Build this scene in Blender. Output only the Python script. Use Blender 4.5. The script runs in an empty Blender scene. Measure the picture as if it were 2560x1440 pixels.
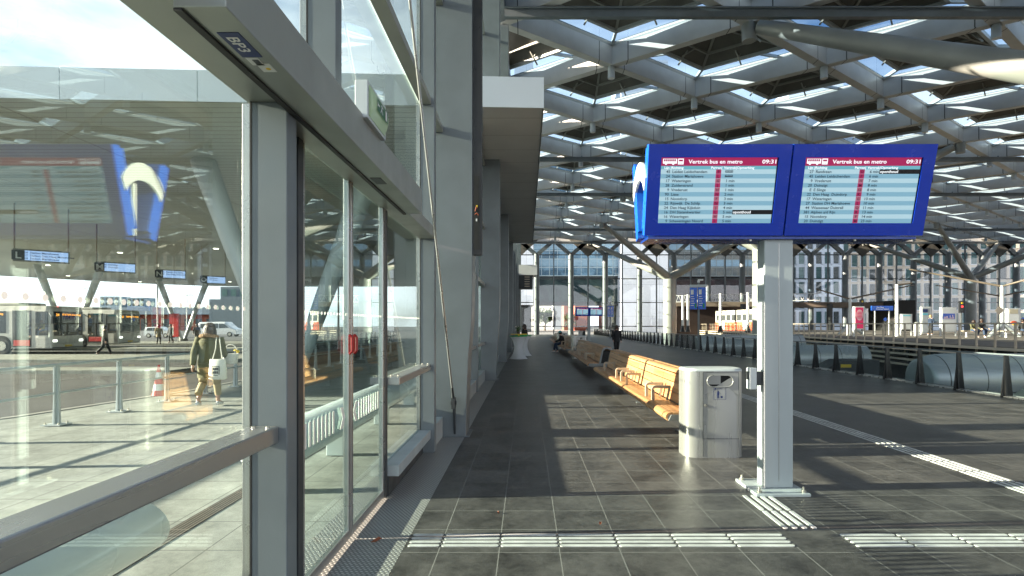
import bpy, bmesh, math, random
from mathutils import Vector, Matrix
R = math.radians
random.seed(7)
SC = bpy.context.scene
COL = SC.collection
# ---------------------------------------------------------------- camera (level, shifted lens)
EXPO = 2.68; EK = 2**(.55-EXPO)*1.05   # EK keeps lamps and screens in step with the exposure
EYE = 1.68; F = 1370.0; VX, VY = 1316.0, 811.0
cam_d = bpy.data.cameras.new('camera'); cam = bpy.data.objects.new('camera', cam_d); COL.objects.link(cam)
cam.location = (0, 0, EYE); cam.rotation_euler = (R(90), 0, 0)
cam_d.sensor_width = 36.0; cam_d.lens = F/2560*36
cam_d.shift_x = -(VX-1280)/2560; cam_d.shift_y = (VY-720)/2560
cam_d.clip_start = 0.05; cam_d.clip_end = 3000
SC.camera = cam
# ---------------------------------------------------------------- sky and sun
sun_dir = Vector((1, .062, -.235)).normalized()          # light travels from the bus side into the hall
W = bpy.data.worlds.new('World'); SC.world = W; W.use_nodes = True
nt = W.node_tree; nt.nodes.clear()
wo = nt.nodes.new('ShaderNodeOutputWorld'); bg = nt.nodes.new('ShaderNodeBackground')
sky = nt.nodes.new('ShaderNodeTexSky'); sky.sky_type = 'NISHITA'; sky.sun_disc = False
to_sun = -sun_dir
sky.sun_elevation = math.asin(to_sun.z); sky.sun_rotation = math.atan2(to_sun.x, to_sun.y)
sky.air_density = .9; sky.dust_density = 1.6; sky.ozone_density = 2.0; sky.altitude = 0
tc = nt.nodes.new('ShaderNodeTexCoord'); mp = nt.nodes.new('ShaderNodeMapping'); mp.inputs['Scale'].default_value = (1.0, 1.0, 3.2)
nz = nt.nodes.new('ShaderNodeTexNoise'); nz.inputs['Scale'].default_value = 2.1; nz.inputs['Detail'].default_value = 7; nz.inputs['Roughness'].default_value = .58
rp = nt.nodes.new('ShaderNodeValToRGB'); rp.color_ramp.elements[0].position = .30; rp.color_ramp.elements[1].position = .58
mx = nt.nodes.new('ShaderNodeMixRGB'); mx.inputs['Color2'].default_value = (6.6, 6.8, 7.1, 1)
ml = nt.nodes.new('ShaderNodeMath'); ml.use_clamp = True; ml.operation = 'MULTIPLY'; ml.inputs[1].default_value = .92
L = nt.links.new
L(tc.outputs['Generated'], mp.inputs['Vector']); L(mp.outputs['Vector'], nz.inputs['Vector']); L(nz.outputs['Fac'], rp.inputs['Fac'])
sz = nt.nodes.new('ShaderNodeSeparateXYZ'); L(tc.outputs['Generated'], sz.inputs[0]); mr = nt.nodes.new('ShaderNodeMapRange'); mr.inputs['From Min'].default_value = .1; mr.inputs['From Max'].default_value = .75; mr.inputs['To Min'].default_value = 1.8; mr.inputs['To Max'].default_value = .15; L(sz.outputs['Z'], mr.inputs[0]); mm = nt.nodes.new('ShaderNodeMath'); mm.operation = 'MULTIPLY'; L(rp.outputs['Color'], mm.inputs[0]); L(mr.outputs[0], mm.inputs[1]); L(mm.outputs[0], ml.inputs[0]); L(ml.outputs[0], mx.inputs['Fac']); L(sky.outputs['Color'], mx.inputs['Color1'])
hs = nt.nodes.new('ShaderNodeHueSaturation'); hs.inputs['Saturation'].default_value = 1.1; L(mx.outputs['Color'], hs.inputs['Color']); L(hs.outputs['Color'], bg.inputs['Color']); bg.inputs['Strength'].default_value = .05; L(bg.outputs['Background'], wo.inputs['Surface'])
sd = bpy.data.lights.new('sun', 'SUN'); sun = bpy.data.objects.new('sun', sd); COL.objects.link(sun)
sd.energy = 5.0; sd.angle = R(.5); sd.color = (1.0, .855, .68)
sun.rotation_euler = sun_dir.to_track_quat('-Z', 'Y').to_euler(); sun.location = (-40, 0, 40)
SC.view_settings.view_transform = 'Standard'; SC.view_settings.look = 'None'; SC.view_settings.gamma = 1
SC.view_settings.exposure = EXPO
SC.render.engine = 'CYCLES'
try:
    SC.cycles.transparent_max_bounces = 24; SC.cycles.max_bounces = 8; SC.cycles.diffuse_bounces = 4; SC.cycles.glossy_bounces = 4
    SC.cycles.caustics_reflective = False; SC.cycles.caustics_refractive = False; SC.cycles.sample_clamp_indirect = 4
except Exception: pass
# ---------------------------------------------------------------- helpers
def root_loc(o):
    while o.parent: o = o.parent
    return o.location.copy()
class MB:
    def __init__(s): s.v = []; s.f = []; s.sm = []
    def add(s, vs, fs, smooth=False):
        n = len(s.v); s.v += [tuple(v) for v in vs]; s.f += [tuple(i+n for i in f) for f in fs]; s.sm += [smooth]*len(fs); return s
    def box(s, x0, x1, y0, y1, z0, z1):
        if x0 > x1: x0, x1 = x1, x0
        if y0 > y1: y0, y1 = y1, y0
        if z0 > z1: z0, z1 = z1, z0
        return s.add([(x0,y0,z0),(x1,y0,z0),(x1,y1,z0),(x0,y1,z0),(x0,y0,z1),(x1,y0,z1),(x1,y1,z1),(x0,y1,z1)],
                     [(0,3,2,1),(4,5,6,7),(0,1,5,4),(1,2,6,5),(2,3,7,6),(3,0,4,7)])
    def obox(s, c, ux, uy, uz):        # centre and three half axes
        c = Vector(c); ux = Vector(ux); uy = Vector(uy); uz = Vector(uz)
        vs = [c+a*ux+b*uy+d*uz for d in (-1,1) for a, b in ((-1,-1),(1,-1),(1,1),(-1,1))]
        return s.add(vs, [(0,3,2,1),(4,5,6,7),(0,1,5,4),(1,2,6,5),(2,3,7,6),(3,0,4,7)])
    def bar(s, p0, p1, w, h=None, up=(0,0,1)):   # rectangular bar between two points
        p0 = Vector(p0); p1 = Vector(p1); h = h or w
        d = (p1-p0); l = d.length
        if l < 1e-6: return s
        d /= l; up = Vector(up)
        if abs(d.dot(up)) > .99: up = Vector((0,1,0))
        sx = d.cross(up).normalized(); sz = sx.cross(d)
        return s.obox((p0+p1)/2, sx*w/2, d*l/2, sz*h/2)
    def tube(s, p0, p1, r0, r1=None, n=12, caps=True):
        p0 = Vector(p0); p1 = Vector(p1); r1 = r0 if r1 is None else r1
        d = (p1-p0).normalized(); a = d.orthogonal().normalized(); b = d.cross(a)
        vs = []
        for p, r in ((p0, r0), (p1, r1)):
            for i in range(n):
                t = 2*math.pi*i/n; vs.append(p + a*math.cos(t)*r + b*math.sin(t)*r)
        s.add(vs, [(i, (i+1)%n, n+(i+1)%n, n+i) for i in range(n)], True)
        if caps: s.add(vs[:n], [tuple(range(n-1,-1,-1))]); s.add(vs[n:], [tuple(range(n))])
        return s
    def path(s, pts, r, n=8):
        for a, b in zip(pts[:-1], pts[1:]): s.tube(a, b, r, r, n)
        return s
    def loft(s, rings, smooth=True, caps=True):  # rings: lists of equally many points
        n = len(rings[0]); vs = [p for r in rings for p in r]; fs = []
        for k in range(len(rings)-1):
            for i in range(n): fs.append((k*n+i, k*n+(i+1)%n, (k+1)*n+(i+1)%n, (k+1)*n+i))
        s.add(vs, fs, smooth)
        if caps: s.add(rings[0], [tuple(range(n-1,-1,-1))]); s.add(rings[-1], [tuple(range(n))])
        return s
    def ering(s, c, rx, ry, n=16, ax=(1,0,0), ay=(0,1,0)):
        c = Vector(c); ax = Vector(ax); ay = Vector(ay)
        return [c + ax*rx*math.cos(2*math.pi*i/n) + ay*ry*math.sin(2*math.pi*i/n) for i in range(n)]
    def prism(s, pts, d, smooth=False):           # polygon of 3-D points swept by vector d
        pts = [Vector(p) for p in pts]; d = Vector(d); n = len(pts)
        s.add(pts + [p+d for p in pts], [(i, (i+1)%n, n+(i+1)%n, n+i) for i in range(n)], smooth)
        s.add(pts, [tuple(range(n-1,-1,-1))]); s.add([p+d for p in pts], [tuple(range(n))]); return s
    def quad(s, a, b, c, d): return s.add([a,b,c,d], [(0,1,2,3)])
    def blob(s, c, rx, ry, rz, n=12, m=8):
        rings = []
        for k in range(1, m):
            t = math.pi*k/m; rings.append(s.ering((c[0], c[1], c[2]-rz*math.cos(t)), rx*math.sin(t), ry*math.sin(t), n))
        return s.loft(rings)
    def build(s, name, m, parent=None, bevel=0, solid=True):
        o3 = root_loc(parent) if parent else Vector((0,0,0))
        me = bpy.data.meshes.new(name)
        me.from_pydata([(v[0]-o3.x, v[1]-o3.y, v[2]-o3.z) for v in s.v], [], s.f)
        if solid:
            bm = bmesh.new(); bm.from_mesh(me); bmesh.ops.recalc_face_normals(bm, faces=bm.faces); bm.to_mesh(me); bm.free()
        me.polygons.foreach_set('use_smooth', s.sm)
        me.materials.append(m); me.update()
        o = bpy.data.objects.new(name, me); COL.objects.link(o)
        if parent: o.parent = parent
        if bevel:
            b = o.modifiers.new('bevel', 'BEVEL'); b.width = bevel; b.segments = 2; b.limit_method = 'ANGLE'
        return o
def tag(o, label=None, cat=None, group=None, kind=None):
    if label: o['label'] = label
    if cat: o['category'] = cat
    if group: o['group'] = group
    if kind: o['kind'] = kind
    return o
def thing(name, label, cat, loc=(0,0,0), group=None):
    o = bpy.data.objects.new(name, None); o.empty_display_size = .2; COL.objects.link(o); o.location = loc
    return tag(o, label, cat, group)
def kids(o): return [c for c in bpy.data.objects if c.parent == o]
def copy_tree(o, parent=None):
    c = o.copy(); COL.objects.link(c); c.parent = parent
    for ch in kids(o): copy_tree(ch, c)
    return c
def place(src, loc, rz=0, label=None):
    c = copy_tree(src); c.location = loc; c.rotation_euler = (0,0,rz)
    if label: c['label'] = label
    return c
def at(px, py, Y): return Vector(((px-VX)*Y/F, Y, EYE-(py-VY)*Y/F))
# text as mesh
_tx = {}
def glyphs(s, italic=0):
    k = (s, italic)
    if k not in _tx:
        cu = bpy.data.curves.new('t', 'FONT'); cu.body = s; cu.size = 1; cu.resolution_u = 2; cu.offset = .018; cu.shear = italic
        o = bpy.data.objects.new('t', cu); COL.objects.link(o)
        dg = bpy.context.evaluated_depsgraph_get(); dg.update()
        me = o.evaluated_get(dg).to_mesh()
        vs = [v.co.copy() for v in me.vertices]; fs = [tuple(p.vertices) for p in me.polygons]
        o.evaluated_get(dg).to_mesh_clear(); bpy.data.objects.remove(o); bpy.data.curves.remove(cu)
        _tx[k] = (vs, fs)
    return _tx[k]
def text(mb, s, org, ux, uy, size, align='l', width=None, italic=0):
    vs, fs = glyphs(s, italic)
    if not vs: return
    org = Vector(org); ux = Vector(ux).normalized(); uy = Vector(uy).normalized()
    w = max(v.x for v in vs); kx = size*1.07
    if width: kx = width/w
    off = {'l': 0, 'c': -w*kx/2, 'r': -w*kx}[align]
    mb.add([org + ux*(v.x*kx+off) + uy*v.y*size for v in vs], fs)
# ---------------------------------------------------------------- materials
def nodes(m): m.use_nodes = True; return m.node_tree.nodes, m.node_tree.links.new, m.node_tree.nodes['Principled BSDF']
def mat(name, col, rough=.5, metal=0, var=.08, scale=3.0, bump=0, bscale=60, stretch=(1,1,1), rvar=.08, spec=.5, coat=0):
    m = bpy.data.materials.new(name); N, K, P = nodes(m)
    P.inputs['Metallic'].default_value = metal; P.inputs['Specular IOR Level'].default_value = spec
    P.inputs['Coat Weight'].default_value = coat
    t = N.new('ShaderNodeTexCoord'); g = N.new('ShaderNodeMapping'); g.inputs['Scale'].default_value = stretch
    K(t.outputs['Object'], g.inputs['Vector'])
    n = N.new('ShaderNodeTexNoise'); n.inputs['Scale'].default_value = scale; n.inputs['Detail'].default_value = 6; K(g.outputs['Vector'], n.inputs['Vector'])
    r = N.new('ShaderNodeMapRange'); r.inputs['From Min'].default_value = .3; r.inputs['From Max'].default_value = .7
    r.inputs['To Min'].default_value = 1-var; r.inputs['To Max'].default_value = 1+var; K(n.outputs['Fac'], r.inputs['Value'])
    v = N.new('ShaderNodeVectorMath'); v.operation = 'SCALE'; v.inputs[0].default_value = col[:3]; K(r.outputs['Result'], v.inputs['Scale'])
    K(v.outputs['Vector'], P.inputs['Base Color'])
    q = N.new('ShaderNodeMapRange'); q.inputs['From Min'].default_value = .3; q.inputs['From Max'].default_value = .7
    q.inputs['To Min'].default_value = max(.02, rough-rvar); q.inputs['To Max'].default_value = min(1, rough+rvar)
    n3 = N.new('ShaderNodeTexNoise'); n3.inputs['Scale'].default_value = scale*2.3; n3.inputs['Detail'].default_value = 4; K(g.outputs['Vector'], n3.inputs['Vector'])
    K(n3.outputs['Fac'], q.inputs['Value']); K(q.outputs['Result'], P.inputs['Roughness'])
    if bump:
        n2 = N.new('ShaderNodeTexNoise'); n2.inputs['Scale'].default_value = bscale; n2.inputs['Detail'].default_value = 5; K(g.outputs['Vector'], n2.inputs['Vector'])
        b = N.new('ShaderNodeBump'); b.inputs['Strength'].default_value = bump; b.inputs['Distance'].default_value = .01
        K(n2.outputs['Fac'], b.inputs['Height']); K(b.outputs['Normal'], P.inputs['Normal'])
    return m
def emit(name, col, st, base=None):
    m = bpy.data.materials.new(name); N, K, P = nodes(m)
    P.inputs['Base Color'].default_value = (*(base or [c*.3 for c in col]), 1); P.inputs['Roughness'].default_value = .35
    P.inputs['Emission Color'].default_value = (*col, 1); P.inputs['Emission Strength'].default_value = st*EK
    return m
def glass(name, tint=(.86,.93,.90), f0=.05, gloss=(1,1,1), wav=0, rough=0.0):
    m = bpy.data.materials.new(name); m.use_nodes = True; N = m.node_tree.nodes; K = m.node_tree.links.new; N.clear()
    o = N.new('ShaderNodeOutputMaterial'); x = N.new('ShaderNodeMixShader'); t = N.new('ShaderNodeBsdfTransparent'); g = N.new('ShaderNodeBsdfGlossy')
    t.inputs['Color'].default_value = (*tint, 1); g.inputs['Color'].default_value = (*gloss, 1); g.inputs['Roughness'].default_value = rough
    ge = N.new('ShaderNodeNewGeometry'); d = N.new('ShaderNodeVectorMath'); d.operation = 'DOT_PRODUCT'
    K(ge.outputs['Normal'], d.inputs[0]); K(ge.outputs['Incoming'], d.inputs[1])
    def mth(op, a, b=None, clamp=False):
        q = N.new('ShaderNodeMath'); q.operation = op; q.use_clamp = clamp
        K(a, q.inputs[0]) if not isinstance(a, (int, float)) else setattr(q.inputs[0], 'default_value', a)
        if b is not None: K(b, q.inputs[1]) if not isinstance(b, (int, float)) else setattr(q.inputs[1], 'default_value', b)
        return q.outputs[0]
    c = mth('ABSOLUTE', d.outputs['Value']); c = mth('SUBTRACT', 1.0, c, True); c = mth('POWER', c, 5.0)
    c = mth('MULTIPLY', c, 1-f0); c = mth('ADD', c, f0, True)
    K(c, x.inputs[0]); K(t.outputs[0], x.inputs[1]); K(g.outputs[0], x.inputs[2]); K(x.outputs[0], o.inputs['Surface'])
    if wav:
        tcn = N.new('ShaderNodeTexCoord'); n = N.new('ShaderNodeTexNoise'); n.inputs['Scale'].default_value = 1.3; n.inputs['Detail'].default_value = 1
        b = N.new('ShaderNodeBump'); b.inputs['Strength'].default_value = wav; b.inputs['Distance'].default_value = .02
        K(tcn.outputs['Object'], n.inputs['Vector']); K(n.outputs['Fac'], b.inputs['Height']); K(b.outputs['Normal'], g.inputs['Normal'])
    return m
def mathn(N, K, op, a, b=None, c=None):
    q = N.new('ShaderNodeMath'); q.operation = op
    for i, x in enumerate((a, b, c)):
        if x is None: continue
        if isinstance(x, (int, float)): q.inputs[i].default_value = x
        else: K(x, q.inputs[i])
    return q.outputs[0]
def tiles(name, col, joint, sx, sy, ox, oy, jw, rough, spec=.5, var=.3, stain=.0, dark=True):
    m = bpy.data.materials.new(name); N, K, P = nodes(m)
    t = N.new('ShaderNodeNewGeometry'); s = N.new('ShaderNodeSeparateXYZ'); K(t.outputs['Position'], s.inputs[0])
    A = lambda op, a, b=None, c=None: mathn(N, K, op, a, b, c)
    u = A('DIVIDE', A('SUBTRACT', s.outputs['X'], ox), sx); v = A('DIVIDE', A('SUBTRACT', s.outputs['Y'], oy), sy)
    fu = A('ABSOLUTE', A('SUBTRACT', A('FRACT', u), .5)); fv = A('ABSOLUTE', A('SUBTRACT', A('FRACT', v), .5))
    jx = A('GREATER_THAN', fu, .5-jw/sx/2); jy = A('GREATER_THAN', fv, .5-jw/sy/2); j = A('MAXIMUM', jx, jy)
    cb = N.new('ShaderNodeCombineXYZ'); K(A('FLOOR', u), cb.inputs[0]); K(A('FLOOR', v), cb.inputs[1])
    wn = N.new('ShaderNodeTexWhiteNoise'); wn.noise_dimensions = '2D'; K(cb.outputs[0], wn.inputs['Vector'])
    n1 = N.new('ShaderNodeTexNoise'); n1.inputs['Scale'].default_value = 2.2; n1.inputs['Detail'].default_value = 9; n1.inputs['Roughness'].default_value = .68; K(t.outputs['Position'], n1.inputs['Vector'])
    n2 = N.new('ShaderNodeTexNoise'); n2.inputs['Scale'].default_value = 130; n2.inputs['Detail'].default_value = 3; K(t.outputs['Position'], n2.inputs['Vector'])
    n5 = N.new('ShaderNodeTexNoise'); n5.inputs['Scale'].default_value = .45; n5.inputs['Detail'].default_value = 5; K(t.outputs['Position'], n5.inputs['Vector'])
    tot = A('ADD', A('MULTIPLY', A('SUBTRACT', wn.outputs['Value'], .5), var*.7), A('MULTIPLY', A('SUBTRACT', n1.outputs['Fac'], .5), var*7))
    tot = A('ADD', tot, A('MULTIPLY', A('SUBTRACT', n2.outputs['Fac'], .5), var*2.0)); tot = A('ADD', A('ADD', tot, A('MULTIPLY', A('SUBTRACT', n5.outputs['Fac'], .5), var*1.6)), 1.0)
    n6 = N.new('ShaderNodeTexNoise'); n6.inputs['Scale'].default_value = 15; n6.inputs['Detail'].default_value = 6; n6.inputs['Roughness'].default_value = .7; K(t.outputs['Position'], n6.inputs['Vector'])
    tot = A('MAXIMUM', A('ADD', tot, A('MULTIPLY', A('SUBTRACT', n6.outputs['Fac'], .5), var*3.5)), .35)
    if stain:
        n3 = N.new('ShaderNodeTexNoise'); n3.inputs['Scale'].default_value = 1.1; n3.inputs['Detail'].default_value = 8; n3.inputs['Roughness'].default_value = .75
        mp_ = N.new('ShaderNodeMapping'); mp_.inputs['Scale'].default_value = (1, 1.6, 1); K(t.outputs['Position'], mp_.inputs[0]); K(mp_.outputs[0], n3.inputs['Vector'])
        st = N.new('ShaderNodeMapRange'); st.inputs['From Min'].default_value = .62; st.inputs['From Max'].default_value = .70; st.inputs['To Min'].default_value = 1; st.inputs['To Max'].default_value = 1-stain
        K(n3.outputs['Fac'], st.inputs[0]); tot = A('MULTIPLY', tot, st.outputs[0])
    sc_ = N.new('ShaderNodeVectorMath'); sc_.operation = 'SCALE'; sc_.inputs[0].default_value = col; K(tot, sc_.inputs['Scale'])
    mi = N.new('ShaderNodeMixRGB'); K(j, mi.inputs['Fac']); K(sc_.outputs[0], mi.inputs['Color1']); mi.inputs['Color2'].default_value = (*joint, 1)
    K(mi.outputs[0], P.inputs['Base Color']); P.inputs['Specular IOR Level'].default_value = spec
    rr = A('ADD', A('MULTIPLY', n1.outputs['Fac'], .35), rough-.17); K(A('MAXIMUM', rr, A('MULTIPLY', j, .8)), P.inputs['Roughness'])
    b = N.new('ShaderNodeBump'); b.inputs['Strength'].default_value = .35; b.inputs['Distance'].default_value = .004
    K(A('SUBTRACT', A('MULTIPLY', n2.outputs['Fac'], .6), A('MULTIPLY', j, 1.0)), b.inputs['Height']); K(b.outputs['Normal'], P.inputs['Normal'])
    return m
def tread(name):      # raised-bead aluminium tread
    m = bpy.data.materials.new(name); N, K, P = nodes(m); A = lambda op, a, b=None, c=None: mathn(N, K, op, a, b, c)
    t = N.new('ShaderNodeNewGeometry'); s = N.new('ShaderNodeSeparateXYZ'); K(t.outputs['Position'], s.inputs[0])
    v = A('DIVIDE', s.outputs['Y'], .026); row = A('FLOOR', v)
    u = A('ADD', A('DIVIDE', s.outputs['X'], .034), A('MULTIPLY', A('MODULO', row, 2.0), .5))
    a = A('MULTIPLY', A('SUBTRACT', A('FRACT', u), .5), 1.25); b_ = A('MULTIPLY', A('SUBTRACT', A('FRACT', v), .5), 2.1)
    d = A('SQRT', A('ADD', A('MULTIPLY', a, a), A('MULTIPLY', b_, b_)))
    h = N.new('ShaderNodeMapRange'); h.interpolation_type = 'SMOOTHSTEP'; h.inputs['From Min'].default_value = .55; h.inputs['From Max'].default_value = .22; K(d, h.inputs[0])
    cr = N.new('ShaderNodeMixRGB'); K(h.outputs[0], cr.inputs['Fac']); cr.inputs['Color1'].default_value = (.22,.22,.21,1); cr.inputs['Color2'].default_value = (.72,.71,.68,1)
    K(cr.outputs[0], P.inputs['Base Color']); P.inputs['Metallic'].default_value = .2; P.inputs['Roughness'].default_value = .42
    b = N.new('ShaderNodeBump'); b.inputs['Strength'].default_value = .9; b.inputs['Distance'].default_value = .006; K(h.outputs[0], b.inputs['Height']); K(b.outputs['Normal'], P.inputs['Normal'])
    return m
def lined(name, col, axis, pitch, width, linecol, rough=.5, metal=0, off=0, var=.05, spec=.5):
    m = bpy.data.materials.new(name); N, K, P = nodes(m); A = lambda op, a, b=None, c=None: mathn(N, K, op, a, b, c)
    t = N.new('ShaderNodeNewGeometry'); s = N.new('ShaderNodeSeparateXYZ'); K(t.outputs['Position'], s.inputs[0]); j = None
    for e_ in (axis if isinstance(axis, (list, tuple)) else [(axis, pitch, width)]):
        ax, pp, ww = e_[:3]; of_ = e_[3] if len(e_) > 3 else off
        q = A('GREATER_THAN', A('ABSOLUTE', A('SUBTRACT', A('FRACT', A('DIVIDE', A('ADD', s.outputs[ax], of_+1000*pp), pp)), .5)), .5-ww/pp/2)
        j = q if j is None else A('MAXIMUM', j, q)
    n1 = N.new('ShaderNodeTexNoise'); n1.inputs['Scale'].default_value = 1.3; n1.inputs['Detail'].default_value = 7; K(t.outputs['Position'], n1.inputs['Vector'])
    tot = A('ADD', A('MULTIPLY', A('SUBTRACT', n1.outputs['Fac'], .5), var*4), 1.0)
    sc_ = N.new('ShaderNodeVectorMath'); sc_.operation = 'SCALE'; sc_.inputs[0].default_value = col; K(tot, sc_.inputs['Scale'])
    mi = N.new('ShaderNodeMixRGB'); K(j, mi.inputs['Fac']); K(sc_.outputs[0], mi.inputs['Color1']); mi.inputs['Color2'].default_value = (*linecol, 1)
    K(mi.outputs[0], P.inputs['Base Color']); P.inputs['Roughness'].default_value = rough; P.inputs['Metallic'].default_value = metal; P.inputs['Specular IOR Level'].default_value = spec
    return m
M = dict(
 floor = tiles('slate floor tile', (.074,.070,.066), (.20,.195,.185), .449, .45, -.652, 4.038, .007, .42, .36, .42, .55),
 pave = tiles('pale paver', (.29,.30,.275), (.12,.12,.11), .6, .6, -3.6, 1.1, .012, .75, .3, .22, .25),
 road = mat('asphalt', (.060,.060,.062), .85, 0, .25, .6, .6, 90),
 stone = mat('concrete', (.30,.29,.27), .8, 0, .15, 1.5, .3, 40),
 tread = tread('aluminium tread'),
 steel = mat('grey painted steel', (.145,.168,.178), .42, 0, .13, 1.7, .06, 160, rvar=.1),
 steel_bare = mat('brushed frame aluminium', (.42,.42,.41), .30, .72, .06, 2, .03, 80, stretch=(1,.06,1)),
 roof = lined('roof paint', (.52,.51,.48), [('X', 5.71, .045, 1.15+.75), ('X', 5.71, .045, 1.15-.75)], 0, 0, (.05,.05,.045), .42, 0, 0, .09),
 hood = mat('dark roof lining', (.12,.115,.10), .8, 0, .2, 1),
 soffit = lined('soffit panels', (.70,.72,.74), 'Y', 1.2, .022, (.40,.41,.42), .45, .1, 0),
 fascia = mat('white fascia', (.74,.80,.84), .4, 0, .04, .5),
 canopy_top = mat('canopy roofing', (.42,.47,.50), .7, 0, .08, .3),
 canopy_soffit = lined('canopy slats', (.70,.75,.69), [('Y', .30, .03), ('X', 6, .04)], 0, 0, (.34,.33,.29), .5, 0),
 branch = mat('column paint', (.27,.28,.26), .42, 0, .12, .8),
 postp = mat('post paint', (.38,.42,.43), .42, .05, .10, 2.5, .05, 120, stretch=(1,1,.15)),
 bronze = mat('weathered bronze', (.14,.11,.085), .6, .1, .15, 2),
 alu = mat('grey anodised aluminium', (.30,.315,.29), .36, .25, .08, 2, .03, 80),
 tact = mat('worn white studs', (.56,.56,.54), .5, 0, .22, 5),
 black = mat('black housing', (.008,.008,.009), .35, 0, .1, 4),
 dark = mat('dark steel', (.05,.055,.058), .5, .2, .15, 3),
 rubber = mat('rubber seal', (.02,.02,.02), .7),
 white = mat('white enamel', (.74,.74,.73), .35, 0, .04, 2),
 offwhite = mat('galvanised pale steel', (.50,.54,.55), .42, .1, .06, 2.5, .05, 120, stretch=(1,1,.15)),
 blue = mat('signal blue lacquer', (.004,.040,.46), .22, 0, .05, 3, coat=.3),
 blue_hi = mat('bright blue panel', (.01,.11,.60), .28, 0, .05, 3),
 navy = mat('navy print', (.012,.028,.13), .5),
 red = mat('red plastic', (.62,.02,.02), .35), orange = mat('orange plastic', (.75,.10,.03), .5),
 pink = mat('magenta poster', (.75,.02,.13), .5), yellow = mat('yellow print', (.8,.55,.02), .5),
 green = mat('green cloth', (.03,.30,.08), .8), inox = mat('champagne steel', (.43,.43,.41), .28, .6, .05, 2, .03, 60, stretch=(1,1,.1)),
 inox_d = mat('dull steel panel', (.32,.32,.305), .36, .45, .06, 2, .03, 60, stretch=(1,1,.1)),
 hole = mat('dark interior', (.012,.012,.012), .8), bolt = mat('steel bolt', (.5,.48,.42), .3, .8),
 arm = mat('beige cast aluminium', (.47,.39,.30), .42, .1, .06, 4, .1, 200),
 frost = mat('cream frosted film', (.86,.82,.74), .6), frame = mat('bench frame', (.19,.20,.20), .5, .2),
 gl = glass('facade glass', (.88,.945,.925), .105, (.95,1,.98), wav=.02), gd = glass('door glass', (.80,.90,.88), .11, (.95,1,1), wav=.03),
 gr = glass('rooflight glass', (.40,.54,.67), .05), gw = glass('curtain glass', (.94,.97,.98), .05), gb = glass('balustrade glass', (.80,.86,.87), .05),
 dot = emit('glowing pale film dots', (1,.86,.70), .35, (.85,.80,.72)),  # faint emission added to brighten the printed film, which is no lamp
 skin = mat('skin', (.55,.32,.24), .5), hair = mat('dark hair', (.035,.018,.012), .45, 0, .3, 20, .5, 200, stretch=(1,1,.1)),
 cloth_black = mat('black jacket', (.012,.012,.014), .75, 0, .2, 8, .3, 60), denim = mat('denim', (.03,.05,.10), .85, 0, .2, 10, .3, 100),
 olive = mat('olive parka', (.10,.095,.045), .85, 0, .25, 6, .6, 25), tan = mat('sand trousers', (.36,.29,.17), .85, 0, .2, 5, .6, 20),
 fur = mat('tan fur', (.35,.22,.12), .95, 0, .45, 40, 1, 120), canvas = mat('cotton bag', (.72,.71,.64), .9, 0, .06, 5, .3, 60),
 teal = mat('teal knit', (.02,.28,.32), .9, 0, .2, 20), wicker = mat('white wicker', (.70,.70,.68), .8, 0, .2, 60, .8, 90),
 leafy = mat('leaves', (.05,.10,.03), .7, 0, .5, 8), bark = mat('bark', (.10,.08,.06), .9, 0, .3, 10, .6, 30),
 brick = mat('red brick', (.38,.09,.05), .85, 0, .15, 3, .3, 40),
)
def wood_mat():
    m = bpy.data.materials.new('oiled hardwood'); N, K, P = nodes(m)
    t = N.new('ShaderNodeTexCoord'); g = N.new('ShaderNodeMapping'); g.inputs['Scale'].default_value = (14, .5, 14); K(t.outputs['Object'], g.inputs[0])
    n = N.new('ShaderNodeTexNoise'); n.inputs['Scale'].default_value = 2.2; n.inputs['Detail'].default_value = 8; n.inputs['Distortion'].default_value = .6; K(g.outputs[0], n.inputs['Vector'])
    s = N.new('ShaderNodeSeparateXYZ'); K(t.outputs['Object'], s.inputs[0]); A = lambda op, a, b=None, c=None: mathn(N, K, op, a, b, c)
    cb = N.new('ShaderNodeCombineXYZ'); K(A('FLOOR', A('DIVIDE', s.outputs['Y'], 1.37)), cb.inputs[0]); K(A('FLOOR', A('DIVIDE', A('ADD', s.outputs['X'], s.outputs['Z']), .115)), cb.inputs[1])
    w = N.new('ShaderNodeTexWhiteNoise'); w.noise_dimensions = '2D'; K(cb.outputs[0], w.inputs['Vector'])
    r = N.new('ShaderNodeValToRGB'); e = r.color_ramp.elements; e[0].position = .25; e[0].color = (.30,.135,.05,1); e[1].position = .8; e[1].color = (.60,.34,.16,1)
    K(A('ADD', A('MULTIPLY', n.outputs['Fac'], .75), A('MULTIPLY', w.outputs['Value'], .38)), r.inputs['Fac']); K(r.outputs[0], P.inputs['Base Color'])
    P.inputs['Roughness'].default_value = .42
    b = N.new('ShaderNodeBump'); b.inputs['Strength'].default_value = .15; b.inputs['Distance'].default_value = .003; K(n.outputs['Fac'], b.inputs['Height']); K(b.outputs['Normal'], P.inputs['Normal'])
    return m
M['wood'] = wood_mat()
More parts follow.
